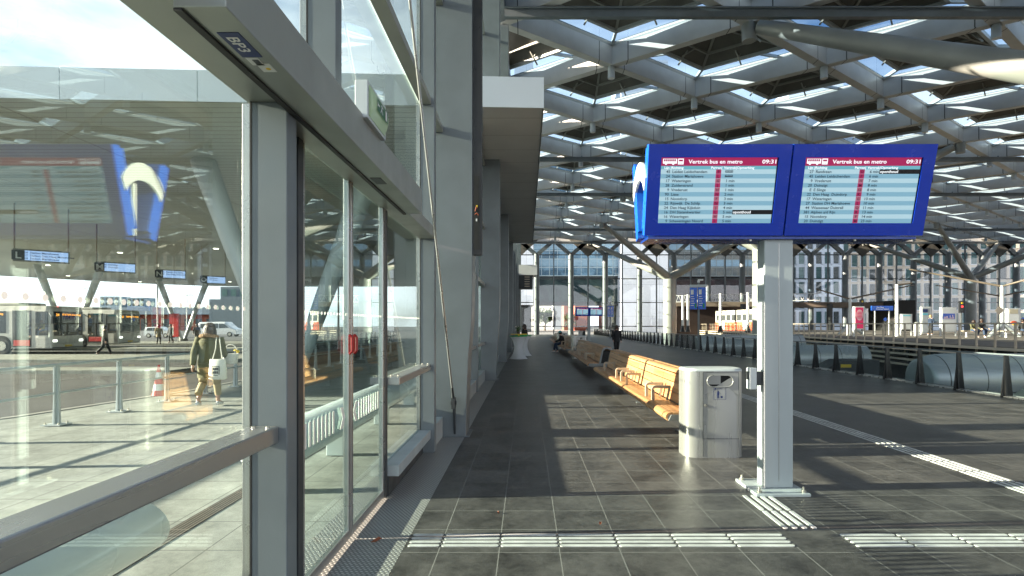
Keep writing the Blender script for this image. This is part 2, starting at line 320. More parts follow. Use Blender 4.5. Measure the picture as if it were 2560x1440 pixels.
# ================================================================ SETTING
def struct(name, mb, m, **k): return tag(mb.build(name, m, **k), kind='structure')
struct('ground', MB().add([(-900,-300,-6),(1200,-300,-6),(1200,1800,-6),(-900,1800,-6)], [(0,1,2,3)]), M['road'])
struct('station_floor', MB().box(-.922, 11.25, -16, 91.6, -1.2, 0), M['floor'])
struct('floor_edge', MB().box(11.25, 11.42, -16, 91.6, -1.3, .03), M['stone'])
struct('door_mat', MB().box(-1.44, -.925, -16, 91.6, -1.2, -.002), M['tread'])
struct('threshold', MB().box(-1.68, -1.44, -16, 40, -1.2, -.006), M['tread'])
def pav():
    mb = MB()
    pts = [(-1.68,-16),(-1.68,91),(-8.3,91),(-8.3,40),(-8.5,14),(-9.25,10),(-10.2,7),(-12,3),(-14,-2),(-15,-16)]
    mb.prism([(x,y,-1.2) for x, y in pts], (0,0,1.19)); return mb
struct('pavement', pav(), M['pave'])
kp = [(-8.3,91),(-8.3,40),(-8.5,14),(-9.25,10),(-10.2,7),(-12,3),(-14,-2),(-15,-16)]
kb = MB()
for (a, b), (c, d) in zip(kp[:-1], kp[1:]): kb.prism([(a-.15,b,-.6),(a,b,-.6),(a,b,.004),(a-.15,b,.004)], (c-a, d-b, 0))
struct('kerb', kb, M['stone'])
struct('road', MB().box(-160, -8.0, -16, 170, -1.2, -.13), M['road'])
mbi = MB()
mbi.box(-24, -13, 20, 21.5, -.13, .0); mbi.box(-60, -14, 26, 30.5, -.13, .01); mbi.box(-60, -20, 38, 40.5, -.13, .01); mbi.box(-60, -12, 48, 54, -.13, .01)
struct('bus_island', mbi, M['pave'])
dr = MB().box(-2.93, -2.77, -10, 40, -.2, -.004)
struct('drain_channel', dr, lined('drain grate', (.035,.030,.025), [('X', .032, .010), ('Y', .5, .01)], 0, 0, (.35,.30,.25), .5, .5))
# tactile guide strips
tp = MB()
def studx(x0, x1, y):
    ns = 6; pts = []
    r = .019
    for i in range(ns+1): a = math.pi/2+math.pi*i/ns; pts.append((x0+r+math.cos(a)*r, y+math.sin(a)*r, .0))
    for i in range(ns+1): a = -math.pi/2+math.pi*i/ns; pts.append((x1-r+math.cos(a)*r, y+math.sin(a)*r, .0))
    tp.prism(pts, (0,0,.006))
def study(x, y0, y1):
    ns = 6; pts = []; r = .019
    for i in range(ns+1): a = math.pi*i/ns; pts.append((x+math.cos(a)*r, y1-r+math.sin(a)*r, .0))
    for i in range(ns+1): a = math.pi+math.pi*i/ns; pts.append((x+math.cos(a)*r, y0+r+math.sin(a)*r, .0))
    tp.prism(pts, (0,0,.006))
for k in range(-1, 25):
    x0 = -.652+.449*k
    if k == 6: continue
    for y in (4.155, 4.225, 4.295, 4.365): studx(max(x0+.008, -.91) if k > -1 else -.90, x0+.441, y)
for y0 in (4.49, 4.94):
    for x in (2.135, 2.215, 2.295, 2.375): study(x, y0+.01, y0+.44)
for k in range(-4, 60):
    for x in (4.965, 5.045, 5.125, 5.205): study(x, 4.488+.45*k+.01, 4.488+.45*k+.44)
tag(tp.build('tactile_paving', M['tact']), kind='structure')
# ---------------------------------------------------------------- hall facade
GX = -1.395
fac = thing('glass_facade', 'tall grey steel and glass facade between the hall and the bus platform', 'glass wall', (GX, 0, 0))
def post(y0, y1, z0, z1, x0=-1.383, x1=-1.202):
    p = MB().box(x0, x1, y0, y1, z0, z1).build('post', M['steel'], fac, .006)
    MB().box(-1.44, x0, y0+.02, y1-.02, z0, z1).build('glazing_cap', M['steel_bare'], p, .003)
    for q in (y0-.002, y1-.004): MB().box(-1.3905, x0+.002, q, q+.006, z0, z1).build('gasket', M['rubber'], p)
    return p
post(2.754, 2.869, 0, 2.80); post(-.6, -.48, 0, 2.8)
post(3.46, 3.57, 2.95, 15.4)
post(-1.6, -1.49, 2.95, 15.4)
post(7.16, 7.30, 0, 15.4)
for y in (10.9, 13.6, 19.3, 21.9, 27.5, 30.2, 35.8, 38.5, 44, 46.8, 52.3, 55, 60.5, 63.3, 68.8, 71.5, 77, 79.7, 85.3, 88): post(y, y+.12, 0, 15.4)
spans = [(-14,-.6),(-.48,2.754)]
for a, b in spans: MB().box(-1.385, -1.244, a, b, 1.085, 1.17).build('rail', M['steel_bare'], fac, .008)
MB().box(-1.385, -1.244, 5.37, 7.16, 1.085, 1.16).build('rail', M['steel_bare'], fac, .008)
MB().box(-1.43, -1.25, 5.37, 7.16, .19, .30).build('sill', M['postp'], fac, .006)
MB().box(-1.43, -1.35, 5.37, 7.16, 0, .19).build('plinth', M['dark'], fac)
MB().box(-1.43, -1.25, 7.30, 8.19, 0, .30).build('sill', M['postp'], fac, .006)
MB().box(-1.41, -1.19, -14, 7.159, 2.80, 2.94).build('transom', M['alu'], fac, .006)
for z in (4.55, 6.45, 8.4, 10.4, 12.5, 14.4): MB().box(-1.385, -1.245, -14, 91, z, z+.09).build('transom', M['alu'], fac, .004)
MB().box(-1.385, -1.245, 8.7, 91, 2.82, 2.92).build('transom', M['alu'], fac)
MB().box(-1.385, -1.245, 8.7, 91, 1.085, 1.16).build('rail', M['steel_bare'], fac)
MB().box(-1.43, -1.25, 8.7, 91, 0, .30).build('sill', M['postp'], fac)
def pane(y0, y1, z0, z1, m='gl'): return MB().box(GX-.008, GX+.004, y0, y1, z0, z1).build('pane', M[m], fac)
pane(-14, -.55, 0, 2.85); pane(-.53, 2.80, 0, 2.85); pane(5.37, 7.2, .3, 2.85); pane(7.25, 8.19, .3, 2.85)
yy = [-14, -1.55, 3.51, 7.23, 8.45, 10.96, 13.66, 16.7, 19.36, 21.96, 24.9, 27.56, 30.26, 33.1, 35.86, 38.56, 41.2, 44.06, 46.86, 49.6, 52.36, 55.06, 57.8, 60.56, 63.36, 66, 68.86, 71.56, 74.3, 77.06, 79.76, 82.4, 85.36, 88.06, 91]
for a, b in zip(yy[:-1], yy[1:]):
    pane(a+.01, b-.01, 2.9, 15.2)
    if a > 8.3: pane(a+.01, b-.01, .3, 2.86)
# dots on the glass
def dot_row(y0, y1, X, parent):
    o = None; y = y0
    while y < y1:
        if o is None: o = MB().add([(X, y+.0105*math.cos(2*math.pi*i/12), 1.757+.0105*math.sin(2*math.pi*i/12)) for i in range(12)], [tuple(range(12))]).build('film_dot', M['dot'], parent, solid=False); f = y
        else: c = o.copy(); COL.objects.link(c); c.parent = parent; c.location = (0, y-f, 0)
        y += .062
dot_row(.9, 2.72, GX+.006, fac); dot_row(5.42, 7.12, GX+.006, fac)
# ---------------------------------------------------------------- sliding door
dr = thing('sliding_door', 'two-leaf glass sliding door with red pulls and cream arrow stripes', 'door', (GX, 4.3, 0))
hd = MB().box(-1.20, -1.018, 1.859, 5.34, 2.757, 2.99).build('header', M['alu'], dr, .004)
MB().box(-1.20, -1.172, 1.862, 5.338, 2.747, 2.7565).build('track_slot', M['rubber'], hd)
MB().box(-1.15, -1.07, 4.02, 4.20, 2.7535, 2.757).build('sensor', M['dark'], hd)
def underplate(y0, y1, x0, x1, z, m, name, par=hd): return MB().box(x0, x1, y0, y1, z-.001, z).build(name, m, par)
st = MB().box(-1.142, -1.062, 2.02, 2.205, 2.7545, 2.757).build('number_plate', M['navy'], dr)
t = MB(); text(t, 'BP3', (-1.124, 2.045, 2.7535), (0,1,0), (1,0,0), .062, width=.115); t.build('lettering', M['white'], st, solid=False)
for (y0, y1, x0, x1) in ((2.212, 2.275, -1.135, -1.085), (2.262, 2.335, -1.118, -1.062)): MB().box(x0, x1, y0, y1, 2.7550, 2.757).build('sticker', M['white'], dr)
MB().box(-1.115, -1.09, 2.225, 2.262, 2.7540, 2.7549).build('sticker_mark', M['dark'], dr)
yd = MB().add([(-1.085+.011*math.cos(i*.5236), 2.305+.011*math.sin(i*.5236), 2.7545) for i in range(12)], [tuple(range(12))]); yd.build('sticker_mark', M['yellow'], dr, solid=False)
MB().box(-1.43, -1.36, 3.27, 3.345, 0, 2.99).build('jamb', M['dark'], dr, .004)
MB().box(-1.43, -1.37, 2.869, 3.27, 0, 2.80).build('side_panel', M['steel'], dr)
MB().box(-1.43, -1.36, 5.31, 5.368, 0, 2.79).build('jamb', M['dark'], dr, .004)
MB().box(-1.43, -1.30, 3.345, 5.31, 2.86, 2.99).build('head_rail', M['dark'], dr)
def leaf(y0, y1, mark, xo):
    f = MB(); x0, x1 = GX-.022+xo, GX+.022+xo; w = .048
    f.box(x0, x1, y0, y0+w, .015, 2.93); f.box(x0, x1, y1-w, y1, .015, 2.93); f.box(x0, x1, y0+w, y1-w, .015, .085); f.box(x0, x1, y0+w, y1-w, 2.87, 2.93)
    o = f.build('leaf', M['steel_bare'], dr, .003)
    MB().box(GX-.006+xo, GX+.006+xo, y0+w, y1-w, .085, 2.87).build('pane', M['gd'], o)
    s = MB(); X = GX+.0085+xo
    def q(a, b, z0, z1): s.quad((X,a,z0),(X,b,z0),(X,b,z1),(X,a,z1))
    if mark == 'r':
        for i in range(8): q(y0+.075+i*.072, y0+.075+i*.072+.030, .895, 1.055)
        a = y1-.20; s.quad((X,a,1.055),(X,a+.055,1.055),(X,a+.11,.975),(X,a+.055,.975)); s.quad((X,a+.055,.975),(X,a+.11,.975),(X,a+.055,.895),(X,a,.895))
        d0 = y0+.06
    else:
        a = y0+.09; s.quad((X,a+.055,1.055),(X,a+.11,1.055),(X,a+.055,.975),(X,a,.975)); s.quad((X,a,.975),(X,a+.055,.975),(X,a+.11,.895),(X,a+.055,.895))
        for i in range(9): q(y0+.235+i*.072, y0+.235+i*.072+.030, .895, 1.055)
        d0 = y0+.06
    s.build('arrow_marking', M['frost'], o, solid=False)
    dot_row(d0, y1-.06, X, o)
    return o
la = leaf(3.35, 4.285, 'r', 0); lb = leaf(4.30, 5.30, 'l', 0)
for yy0, lf in ((4.24, la), (4.36, lb)):
    h = MB(); h.path([(GX+.025, yy0, 1.60), (GX+.045, yy0, 1.58), (GX+.045, yy0, 1.47), (GX+.025, yy0, 1.45)], .010, 8); h.box(GX+.02, GX+.030, yy0-.008, yy0+.008, 1.455, 1.595)
    h.build('handle', mat('dark red pull', (.35,.012,.012), .35), lf)
# emergency exit light
ex = thing('exit_sign', 'box exit light with a green running figure on a short arm above the door', 'exit sign', (-1.03, 3.55, 3.0))
MB().box(-1.065, -.985, 3.40, 3.84, 2.965, 3.20).build('housing', M['offwhite'], ex, .004)
MB().tube((-1.203, 3.52, 3.08), (-1.065, 3.52, 3.08), .013).tube((-1.203,3.52,3.08),(-1.195,3.52,3.08), .045).build('bracket', M['steel_bare'], ex)
ln = MB(); rg = []
for i in range(9):
    t_ = i/8; z = 2.985+.195*t_; bul = .028*math.sin(math.pi*t_)+.004; rg.append([(-.985, 3.425, z), (-.985+bul, 3.45, z), (-.985+bul, 3.79, z), (-.985, 3.815, z)])
ln.loft(rg); ln.build('lens', emit('exit lens', (.5,.75,.45), .08, (.28,.36,.24)), ex)
pg = MB()
def ez(y0, y1, z0, z1, x=-.9485): pg.quad((x,y0,z0),(x,y1,z0),(x,y1,z1),(x,y0,z1))
ez(3.49,3.75,3.045,3.125); gp = pg.build('pictogram', mat('exit green', (.03,.14,.07), .4), ex, solid=False)
pg = MB(); ez(3.68,3.72,3.052,3.115,-.946); pg.bar((-.946,3.60,3.11),(-.946,3.585,3.085),.001,.014); pg.bar((-.946,3.585,3.085),(-.946,3.56,3.055),.001,.010); pg.bar((-.946,3.585,3.085),(-.946,3.615,3.06),.001,.010); pg.bar((-.946,3.62,3.10),(-.946,3.57,3.105),.001,.008); ez(3.50,3.54,3.08,3.09,-.946); ez(3.49,3.50,3.07,3.10,-.946)
pg.build('pictogram_figure', M['white'], gp, solid=False)
# brace rod
br = thing('bracing_rod', 'slim steel bracing rod running down to a fork fitting on the first column', 'rod', (-1.07, 8.1, 0))
a, b = Vector((-1.075, 8.1, .52)), Vector((-1.075, 5.06, 4.65)); d_ = (b-a)
MB().tube(a+d_*.04, b+d_*.9, .014, .014, 10).build('rod', M['steel_bare'], br)
fk = MB().tube(a+d_*.0, a+d_*.06, .026, .018, 10); fk.box(-1.10,-1.05,8.02,8.17,.44,.60); fk.tube((-1.115,8.1,.52),(-1.035,8.1,.52),.03,.03,12); fk.prism([(-1.085,8.18,.46),(-1.085,8.06,.46),(-1.085,8.185,.04)],(.03,0,0))
fk.build('fork_end', M['dark'], br)
# facade columns
def fcol(y, label, bulge=True):
    c = thing('facade_column', label, 'column', (-1.14, y+.25, 0), 'steel columns along the glass facade')
    x0 = -1.381; rg = []
    for z, w in ((0,.475),(.5,.485),(1.2,.515),(1.75,.56),(2.4,.575),(15.2,.575)): rg.append([(x0,y,z),(x0+w,y,z),(x0+w,y+.5,z),(x0,y+.5,z)])
    MB().loft(rg, smooth=False).build('shaft', M['steel'], c, .01)
    MB().box(x0-.03,x0+.53,y-.03,y+.53,0,.012).build('foot_plate', M['steel'], c)
    return c
lab = ['nearest grey steel facade column with the bracing rod in front', 'second grey facade column, beside the hanging black box', 'third facade column, meeting the brown soffit', 'fourth facade column back, at the far end of the soffit']
for i, y in enumerate((8.19, 16.5, 24.7, 33.0, 41.2, 49.5, 57.7, 66, 74.2, 82.4)):
    fcol(y, lab[i] if i < 4 else 'far grey facade column standing in the dark row past the soffit')
bx = thing('hanging_display_box', 'tall black display housing hanging on the first facade column, seen from its side', 'display housing', (-.72, 8.3, 2.8))
MB().box(-.80, -.665, 8.195, 8.32, 2.72, 8.6).build('housing', M['black'], bx, .004)
MB().box(-.785, -.70, 8.188, 8.196, 2.80, 3.9).build('cable_recess', M['hole'], bx)
w = MB(); w.path([(-.765,8.185,3.37),(-.75,8.18,3.44),(-.735,8.185,3.40)], .006, 6); w.path([(-.77,8.185,3.32),(-.74,8.18,3.345),(-.715,8.185,3.31)], .006, 6); w.build('wires', mat('dull cable', (.30,.06,.02), .6), bx)
MB().box(-.752,-.73,8.183,8.19,3.42,3.46).build('connector', M['yellow'], bx); MB().box(-.755,-.735,8.183,8.19,3.22,3.26).build('connector', M['white'], bx)
# ---------------------------------------------------------------- bus canopy (reaches through the facade into the hall)
can = thing('bus_canopy', 'wide flat canopy with pale fascia reaching from the bus platforms into the hall', 'canopy', (-8, 30, 6.65))
cp = [(.386,12.6),(.386,33.5),(-1.3,33.5),(-1.5,33.5),(-1.5,71.5),(-20,72.3),(-36.8,72.4),(-42,70.6),(-47,66.5),(-54,56),(-50,46),(-44,32),(-38,20),(-36,10.86),(-1.45,12.51)]
MB().prism([(x,y,6.70) for x, y in cp], (0,0,.64)).build('deck', M['canopy_top'], can)
MB().prism([(x+(.0 if x<0 else -.02),y+(.02 if i in (12,13) else 0),6.662) for i, (x, y) in enumerate(cp[4:])], (0,0,.037)).build('soffit', M['canopy_soffit'], can)
MB().prism([(.36,12.62,6.65),(.36,33.48,6.65),(-1.30,33.48,6.65),(-1.30,12.54,6.65)], (0,0,.05)).build('soffit', M['soffit'], can)
MB().box(.386,.40,12.58,33.52,6.63,7.36).build('side_trim', M['soffit'], can)
seg = [(.40,12.598),(-1.3,12.51)]
fm = MB()
def fas(a, b, z0=6.645, z1=7.345):
    (x0, y0), (x1, y1) = a, b; MB().prism([(x0,y0-.03,z0),(x0,y0,z0),(x0,y0,z1),(x0,y0-.03,z1)], (x1-x0, y1-y0, 0)).build('fascia_panel', M['fascia'], can)
fas((.40,12.6), (-1.36,12.516))
xs = -1.44
sl = (12.6-9.0)/(.386+75)
while xs > -35:
    xe = xs-2.95; fas((xs, 9+sl*(xs+75)), (xe+.02, 9+sl*(xe+75)), 6.645, 7.345); xs = xe
for i, (px, py, Y) in enumerate([(540,537,36),(300,586,38),(440,700,60),(170,694,56),(400,690,56),(350,710,64),(530,708,66),(575,705,64),(155,613,42),(120,640,46)]):
    x = (px-VX)*Y/F; Y2 = min(Y, 70); ly = Y2
    cl = MB().tube((x, ly, 6.655), (x, ly, 6.64), .16, .16, 16).build('canopy_downlight', emit('lit downlight', (1,.93,.75), 6) if i == 0 else bpy.data.materials['lit downlight'])
    tag(cl, 'small round lit downlight set flush in the canopy soffit outside', 'ceiling light', 'round downlights in the canopy soffit')
def vcol(x, y, hw, label, r0=.28, r1=.16):
    v = thing('v_column', label, 'column', (x, y, -.1), 'pale V-shaped columns under the canopy')
    for s in (-1, 1): MB().tube((x+s*.12, y, -.1), (x+s*hw, y, 6.66), r1, r0, 20).build('leg', M['offwhite'], v)
    MB().tube((x, y, -.14), (x, y, .12), .5, .42, 20).build('footing', M['stone'], v)
    return v
vcol(-7.2, 16.6, 2.6, 'nearest V column with thick tapering legs right behind the door glass', .36, .2)
vcol(-38, 45.6, 2.7, 'V column under the canopy behind the front bus', .3, .16); vcol(-37.9, 60.5, 2.7, 'small far V column beside the white van', .3, .16)

bm_ = MB()
for x in (-1.345, -1.275):
    for y in (2.70, 5.45, 7.08): bm_.tube((x, y, 1.165), (x, y, 1.178), .010, .010, 8)
bm_.build('rail_screws', M['bolt'], fac)

leaf_m = mat('dry leaf', (.30,.09,.04), .7, 0, .3, 20)
for i, (x, y, a, lb_) in enumerate(((-1.16, 4.24, .4, 'curled reddish dry leaf lying at the foot of the door leaves'), (-.25, 4.86, 2.1, 'small dry leaf lying on the dark tiles near the guide strip'), (.62, 4.6, 1.2, 'tiny brown leaf on the tiles left of the display post'))):
    u = Vector((math.cos(a), math.sin(a), .15))*(.045 if i == 0 else .02); w = Vector((-math.sin(a), math.cos(a), .2))*(.02 if i == 0 else .009); c = Vector((x, y, .010))
    tag(MB().add([c-u, c-u*.3-w, c+u*.5-w*.8+Vector((0,0,.012)), c+u, c+u*.4+w+Vector((0,0,.012)), c-u*.4+w*.9], [(0,1,2,3,4,5)]).build('fallen_leaf', leaf_m, solid=False), lb_, 'leaf')
# ---------------------------------------------------------------- diamond roof
A_, B_ = 5.71, 4.125; X0 = -1.15; Y0 = 25.3; ZN = 15.5; YE = 91.3; XE = X0+A_*17; YS = Y0-B_*2*4.5
roof = thing('station_roof', 'pale steel diamond-grid roof with rooflights over the whole hall', 'roof', (0, 30, ZN))
def girder(p, q):
    (x0, y0), (x1, y1) = p, q; d = Vector((x1-x0, y1-y0, 0)); d.normalize(); s = Vector((-d.y, d.x, 0))
    P = Vector((x0, y0, 0)); Q = Vector((x1, y1, 0)); w0, w1 = .20, .20
    rg = []
    for c in (P, Q): rg.append([c-s*w0+Vector((0,0,ZN)), c+s*w0+Vector((0,0,ZN)), c+s*w1+Vector((0,0,ZN+1.0)), c-s*w1+Vector((0,0,ZN+1.0))])
    m = MB().loft(rg, smooth=False)
    for c in (0,): # thin lip along the bottom edge
        for sg in (-1, 1): m.bar(P+s*sg*(w0+.012)+Vector((0,0,ZN+.03)), Q+s*sg*(w0+.012)+Vector((0,0,ZN+.03)), .024, .05)
    m.build('girder', M['roof'], roof)
def clipline(x, y, sx):   # line through node, direction (sx*A_, B_), clipped to the roof rectangle
    pts = []
    t0, t1 = -1e9, 1e9
    for o, d, lo, hi in ((x, sx*A_, X0, XE), (y, B_, YS, YE)):
        a, b = (lo-o)/d, (hi-o)/d
        if a > b: a, b = b, a
        t0 = max(t0, a); t1 = min(t1, b)
    if t1-t0 < .5: return None
    return (x+sx*A_*t0, y+B_*t0), (x+sx*A_*t1, y+B_*t1)
for sx in (1, -1):
    for j in range(-14, 32):
        c = clipline(X0 if sx > 0 else X0, Y0+2*B_*j, sx) if sx > 0 else clipline(X0, Y0+2*B_*j, -1)
        if sx < 0:
            # lines falling back to the left start from nodes on the facade line extended forward
            x, y = X0, Y0+2*B_*j
            t0, t1 = -1e9, 1e9
            for o, d, lo, hi in ((x, -A_, X0, XE), (y, B_, YS, YE)):
                a, b = (lo-o)/d, (hi-o)/d
                if a > b: a, b = b, a
                t0 = max(t0, a); t1 = min(t1, b)
            c = ((x-A_*t0, y+B_*t0), (x-A_*t1, y+B_*t1)) if t1-t0 > .5 else None
        if c: girder(*c)
MB().box(X0-.25, X0+.2, YS, YE, ZN+.002, ZN+1.35).build('edge_girder', M['steel'], roof)
MB().box(X0, XE, YE-.2, YE+.2, ZN+.004, ZN+1.35).build('edge_girder', M['roof'], roof)
# rooflight cells
def sky_cell(chain, c, stuffset=None):
    cx, cy = c; S0, S1 = .925, .62
    zo, zi = ZN+1.0, ZN+1.04
    P = lambda p, s, z: Vector((cx+(p[0]-cx)*s, cy+(p[1]-cy)*s, z))
    cb, gl_, hd_, st_ = MB(), MB(), MB(), MB()
    n = len(chain); full = n == 4
    for i in range(n if full else n-1):
        p, q = chain[i], chain[(i+1)%n]
        cb.add([P(p,.955,zo-.02), P(q,.955,zo-.02), P(q,S0,zo+.17), P(p,S0,zo+.17), P(p,1.0,zo+.17), P(q,1.0,zo+.17)], [(0,1,2,3),(3,2,5,4)])
        a, b, c2, d = P(p,S0,zo+.12), P(q,S0,zo+.12), P(q,S1,zi+.08), P(p,S1,zi+.08)
        gl_.quad(a, b, c2, d)
        t = .70 if i % 2 == 0 else .30
        cb.bar(a.lerp(b, t), d.lerp(c2, t), .10, .16); cb.bar(d, c2, .16, .22)
        cb.bar(P(p,S0,zo+.1), P(p,S1,zi+.06), .13, .18)
        if not full and i == n-2: cb.bar(P(q,S0,zo+.1), P(q,S1,zi+.06), .13, .18)
        ap = Vector((cx, cy, zi+1.2))
        hd_.add([d, c2, ap], [(0,1,2)])
        st_.bar(d+Vector((0,0,.03)), ap-Vector((0,0,.06)), .13, .16)
        if not full and i == n-2: st_.bar(c2+Vector((0,0,.03)), ap-Vector((0,0,.06)), .13, .16)
        h0, h1 = d.lerp(ap, .38), c2.lerp(ap, .38); st_.bar(h0-Vector((0,0,.05)), h1-Vector((0,0,.05)), .09, .12)
        m_ = d.lerp(c2, .5); e = m_.lerp(ap, .25); st_.bar(e, m_-Vector((0,0,.42)), .055, .075); st_.bar(e+Vector((.5,0,.12)), m_.lerp(e,.4)-Vector((0,0,.1)), .05, .06)
        # the opaque lid over curb and girder keeps sunlight from slipping between cells
        hd_.add([P(p,1.0,zo+.19), P(q,1.0,zo+.19), P(q,S0,zo+.19), P(p,S0,zo+.19)], [(0,1,2,3)])
    return cb, gl_, hd_, st_
MR = {'c': mat('rooflight frame paint', (.44,.47,.47), .4, .1, .06, 1), 's': mat('hood ribs', (.30,.30,.27), .5, .2, .06, 1)}
cells = []
for k in range(0, 17):
    for j in range(-5, 9):
        cy = Y0+2*B_*j + (0 if k % 2 else B_); cx = X0+A_*k
        if cy+B_ > YE+.1 or cy-B_ < YS-.1: continue
        cells.append((math.hypot(cx*.5, cy if cy > 8 else 200-cy), k, cx, cy))
cells.sort(); proto = None; SR = [MB() for _ in range(4)]; nfull = 0
ms = (MR['c'], M['gr'], M['hood'], MR['s']); nm = ('skylight', 'pane', 'hood', 'strut')
for _, k, cx, cy in cells:
    N4 = [(cx, cy-B_), (cx+A_, cy), (cx, cy+B_), (cx-A_, cy)]
    if k == 0:
        bs = sky_cell(N4[:3], (cx, cy))
        if nfull < 98:
            o = bs[0].build('skylight', ms[0], roof, solid=False); nfull += 1
            for q in (1,2,3): bs[q].build(nm[q], ms[q], o, solid=False)
            continue
    elif nfull < 98:
        nfull += 1
        if proto is None:
            root_l = root_loc(roof)
            bs = sky_cell(N4, (cx, cy)); proto = bs[0].build('skylight', ms[0], roof, solid=False); pc = (cx, cy)
            for q in (1,2,3): bs[q].build(nm[q], ms[q], proto, solid=False)
            pk = kids(proto)
        else:
            c = proto.copy(); COL.objects.link(c); c.parent = roof; c.location = (cx-pc[0], cy-pc[1], 0)
            for ch in pk: d = ch.copy(); COL.objects.link(d); d.parent = c
        continue
    else: bs = sky_cell(N4, (cx, cy))
    for q in range(4): SR[q].add(bs[q].v, bs[q].f)
for q in range(4): tag(SR[q].build(('skylight_field','pane_field','hood_field','strut_field')[q], ms[q], roof, solid=False), kind='stuff')
# cross beams (transverse service rails)
for y, z, h in ((23.9, ZN-.28, .36), (45.1, ZN-.28, .30), (57.3, ZN-.28, .28), (78.4, ZN-.3, .28), (90.6, ZN-.35, .3)):
    m = MB().box(X0+.2, XE, y-.12, y+.12, z-h/2, z+h/2).tube((X0+.2,y-.20,z+h/2), (XE,y-.20,z+h/2), .045, .045, 8)
    for k in range(1, 17): m.box(X0+A_*k-.04, X0+A_*k+.04, y-.04, y+.04, z+h/2, ZN+.05)
    r = m.build('service_rail', M['steel'], None); tag(r, 'grey service rail across the hall under the roof nodes, %s from the camera' % {23.9:'nearest',45.1:'second',57.3:'third',78.4:'fourth',90.6:'farthest'}[y], 'rail', 'service rails under the roof')
# node downlights
dl = None; nd = 0
trees_at = []
TREE = [(21.69, 17.05), (21.69, 50.05), (21.69, 83.05), (67.4, 83.05), (67.4, 50.05)]
tn = {(round(x+s*2*A_, 1), round(y+t*2*B_, 1)) for x, y in TREE for s in (-1, 1) for t in (-1, 1)}
for k in range(1, 16):
    for j in range(-2, 8):
        x = X0+A_*k; y = Y0+2*B_*j + (B_ if k % 2 else 0)
        if y < 12 or y > 88: continue
        px = VX+x*F/y; py = VY-(ZN-EYE)*F/y
        if px > 2600 or px < 1350 or py < -20: continue
        if any(abs(x-a) < .3 and abs(y-b) < .3 for a, b in tn): continue
        if dl is None:
            dl = MB().tube((x,y,ZN), (x,y,ZN-.62), .19, .19, 16).build('roof_lamp', M['offwhite']); dm_ = (x, y)
            MB().tube((x,y,ZN-.60), (x,y,ZN-.626), .15, .15, 16).build('lamp_glass', M['white'], dl); o = dl; dk = kids(dl)
        else:
            o = dl.copy(); COL.objects.link(o); o.location = (x-dm_[0], y-dm_[1], 0)
            for ch in dk: d = ch.copy(); COL.objects.link(d); d.parent = o
        tag(o, 'small cylindrical lamp hanging from a crossing of the roof girders', 'lamp', 'cylinder lamps under the roof nodes')
# tree columns
tl = ['branching tube column whose thick arm crosses the top right corner', 'branching tube column behind the big departure display', 'far branching tube column left of the display post, arms spread at head of the trunk', 'far right branching tube column in front of the white window-grid building', 'branching tube column outside the right edge']
for (x, y), lb_ in zip(TREE, tl):
    t = thing('tree_column', lb_, 'column', (x, y, -1.2), 'branching columns carrying the diamond roof')
    rr = 1.05 if y < 60 else .98
    if x > 60: rr = .72
    MB().tube((x,y,-6), (x,y,9.05), rr, rr*.92, 32).build('trunk', M['branch'], t)
    for s in (-1, 1):
        for u in (-1, 1):
            e = Vector((x+s*2*A_, y+u*2*B_, ZN+.0)); a = Vector((x, y, 8.7)); d = e-a
            m = MB().tube(a, a+d*.97, rr*.62, .30, 24); m.tube(e+Vector((0,0,.05)), e-Vector((0,0,.75)), .34, .30, 16)
            m.build('branch', M['branch'], t)
# ---------------------------------------------------------------- far glass wall
fw = thing('end_glass_wall', 'tall end wall of grey columns, thin bars and glass closing the hall', 'glass wall', (30, 91.3, 0))
for k in range(0, 17):
    xc = X0+A_*(k+.5)
    p = MB().tube((xc,91.3,-1), (xc,91.3,13.4), .46, .46, 16).build('column', M['steel'], fw)
    for s in (-1, 1): MB().bar((xc, 91.3, 13.2), (xc+s*A_/2*.98, 91.3, 15.6), .62, .5, up=(0,1,0)).build('brace', M['steel'], fw)
    MB().box(X0+A_*k-.09, X0+A_*k+.09, 91.2, 91.4, -1, 15.7).build('mullion', M['steel'], fw)
    if k % 2 == 0: MB().prism([(X0+A_*k-3.3,91.05,15.9),(X0+A_*k+3.3,91.05,15.9),(X0+A_*k,91.05,12.9)], (0,.3,0)).build('gusset', M['hood'], fw)
for z in (1.35, 5.35, 9.3, 13.3): MB().box(X0, XE, 91.5, 91.62, z-.08, z+.08).build('transom', M['dark'], fw)
MB().box(X0, XE, 91.42, 91.44, -.2, 15.6).build('pane', M['gw'], fw)
# ---------------------------------------------------------------- balustrade
bl = thing('glass_balustrade', 'long glass balustrade with black tapered posts along the void', 'balustrade', (11, 40, 0))
pb = None
for i in range(62):
    y = 8.45+1.39*i
    if y > 90: break
    if pb is None:
        pb = MB().prism([(10.92,y-.012,0),(11.20,y-.012,0),(11.10,y-.012,.97),(11.03,y-.012,.97)], (0,.024,0)); 
        pb.prism([(11.0,y-.05,0),(11.0,y+.05,0),(11.0,y+.012,.97),(11.0,y-.012,.97)], (.03,0,0)); pb = pb.build('post', M['black'], bl); by = y
    else: c = pb.copy(); COL.objects.link(c); c.parent = bl; c.location = (0, y-by, 0)
    MB().box(11.055, 11.07, y+.02, y+1.37, .06, .94).build('pane', M['gb'], bl)
MB().box(11.03, 11.10, 8.4, 90.6, .97, 1.0).build('handrail', M['steel'], bl)
MB().box(10.98, 11.12, 8.4, 90.6, 0, .035).build('base_rail', M['inox'], bl)
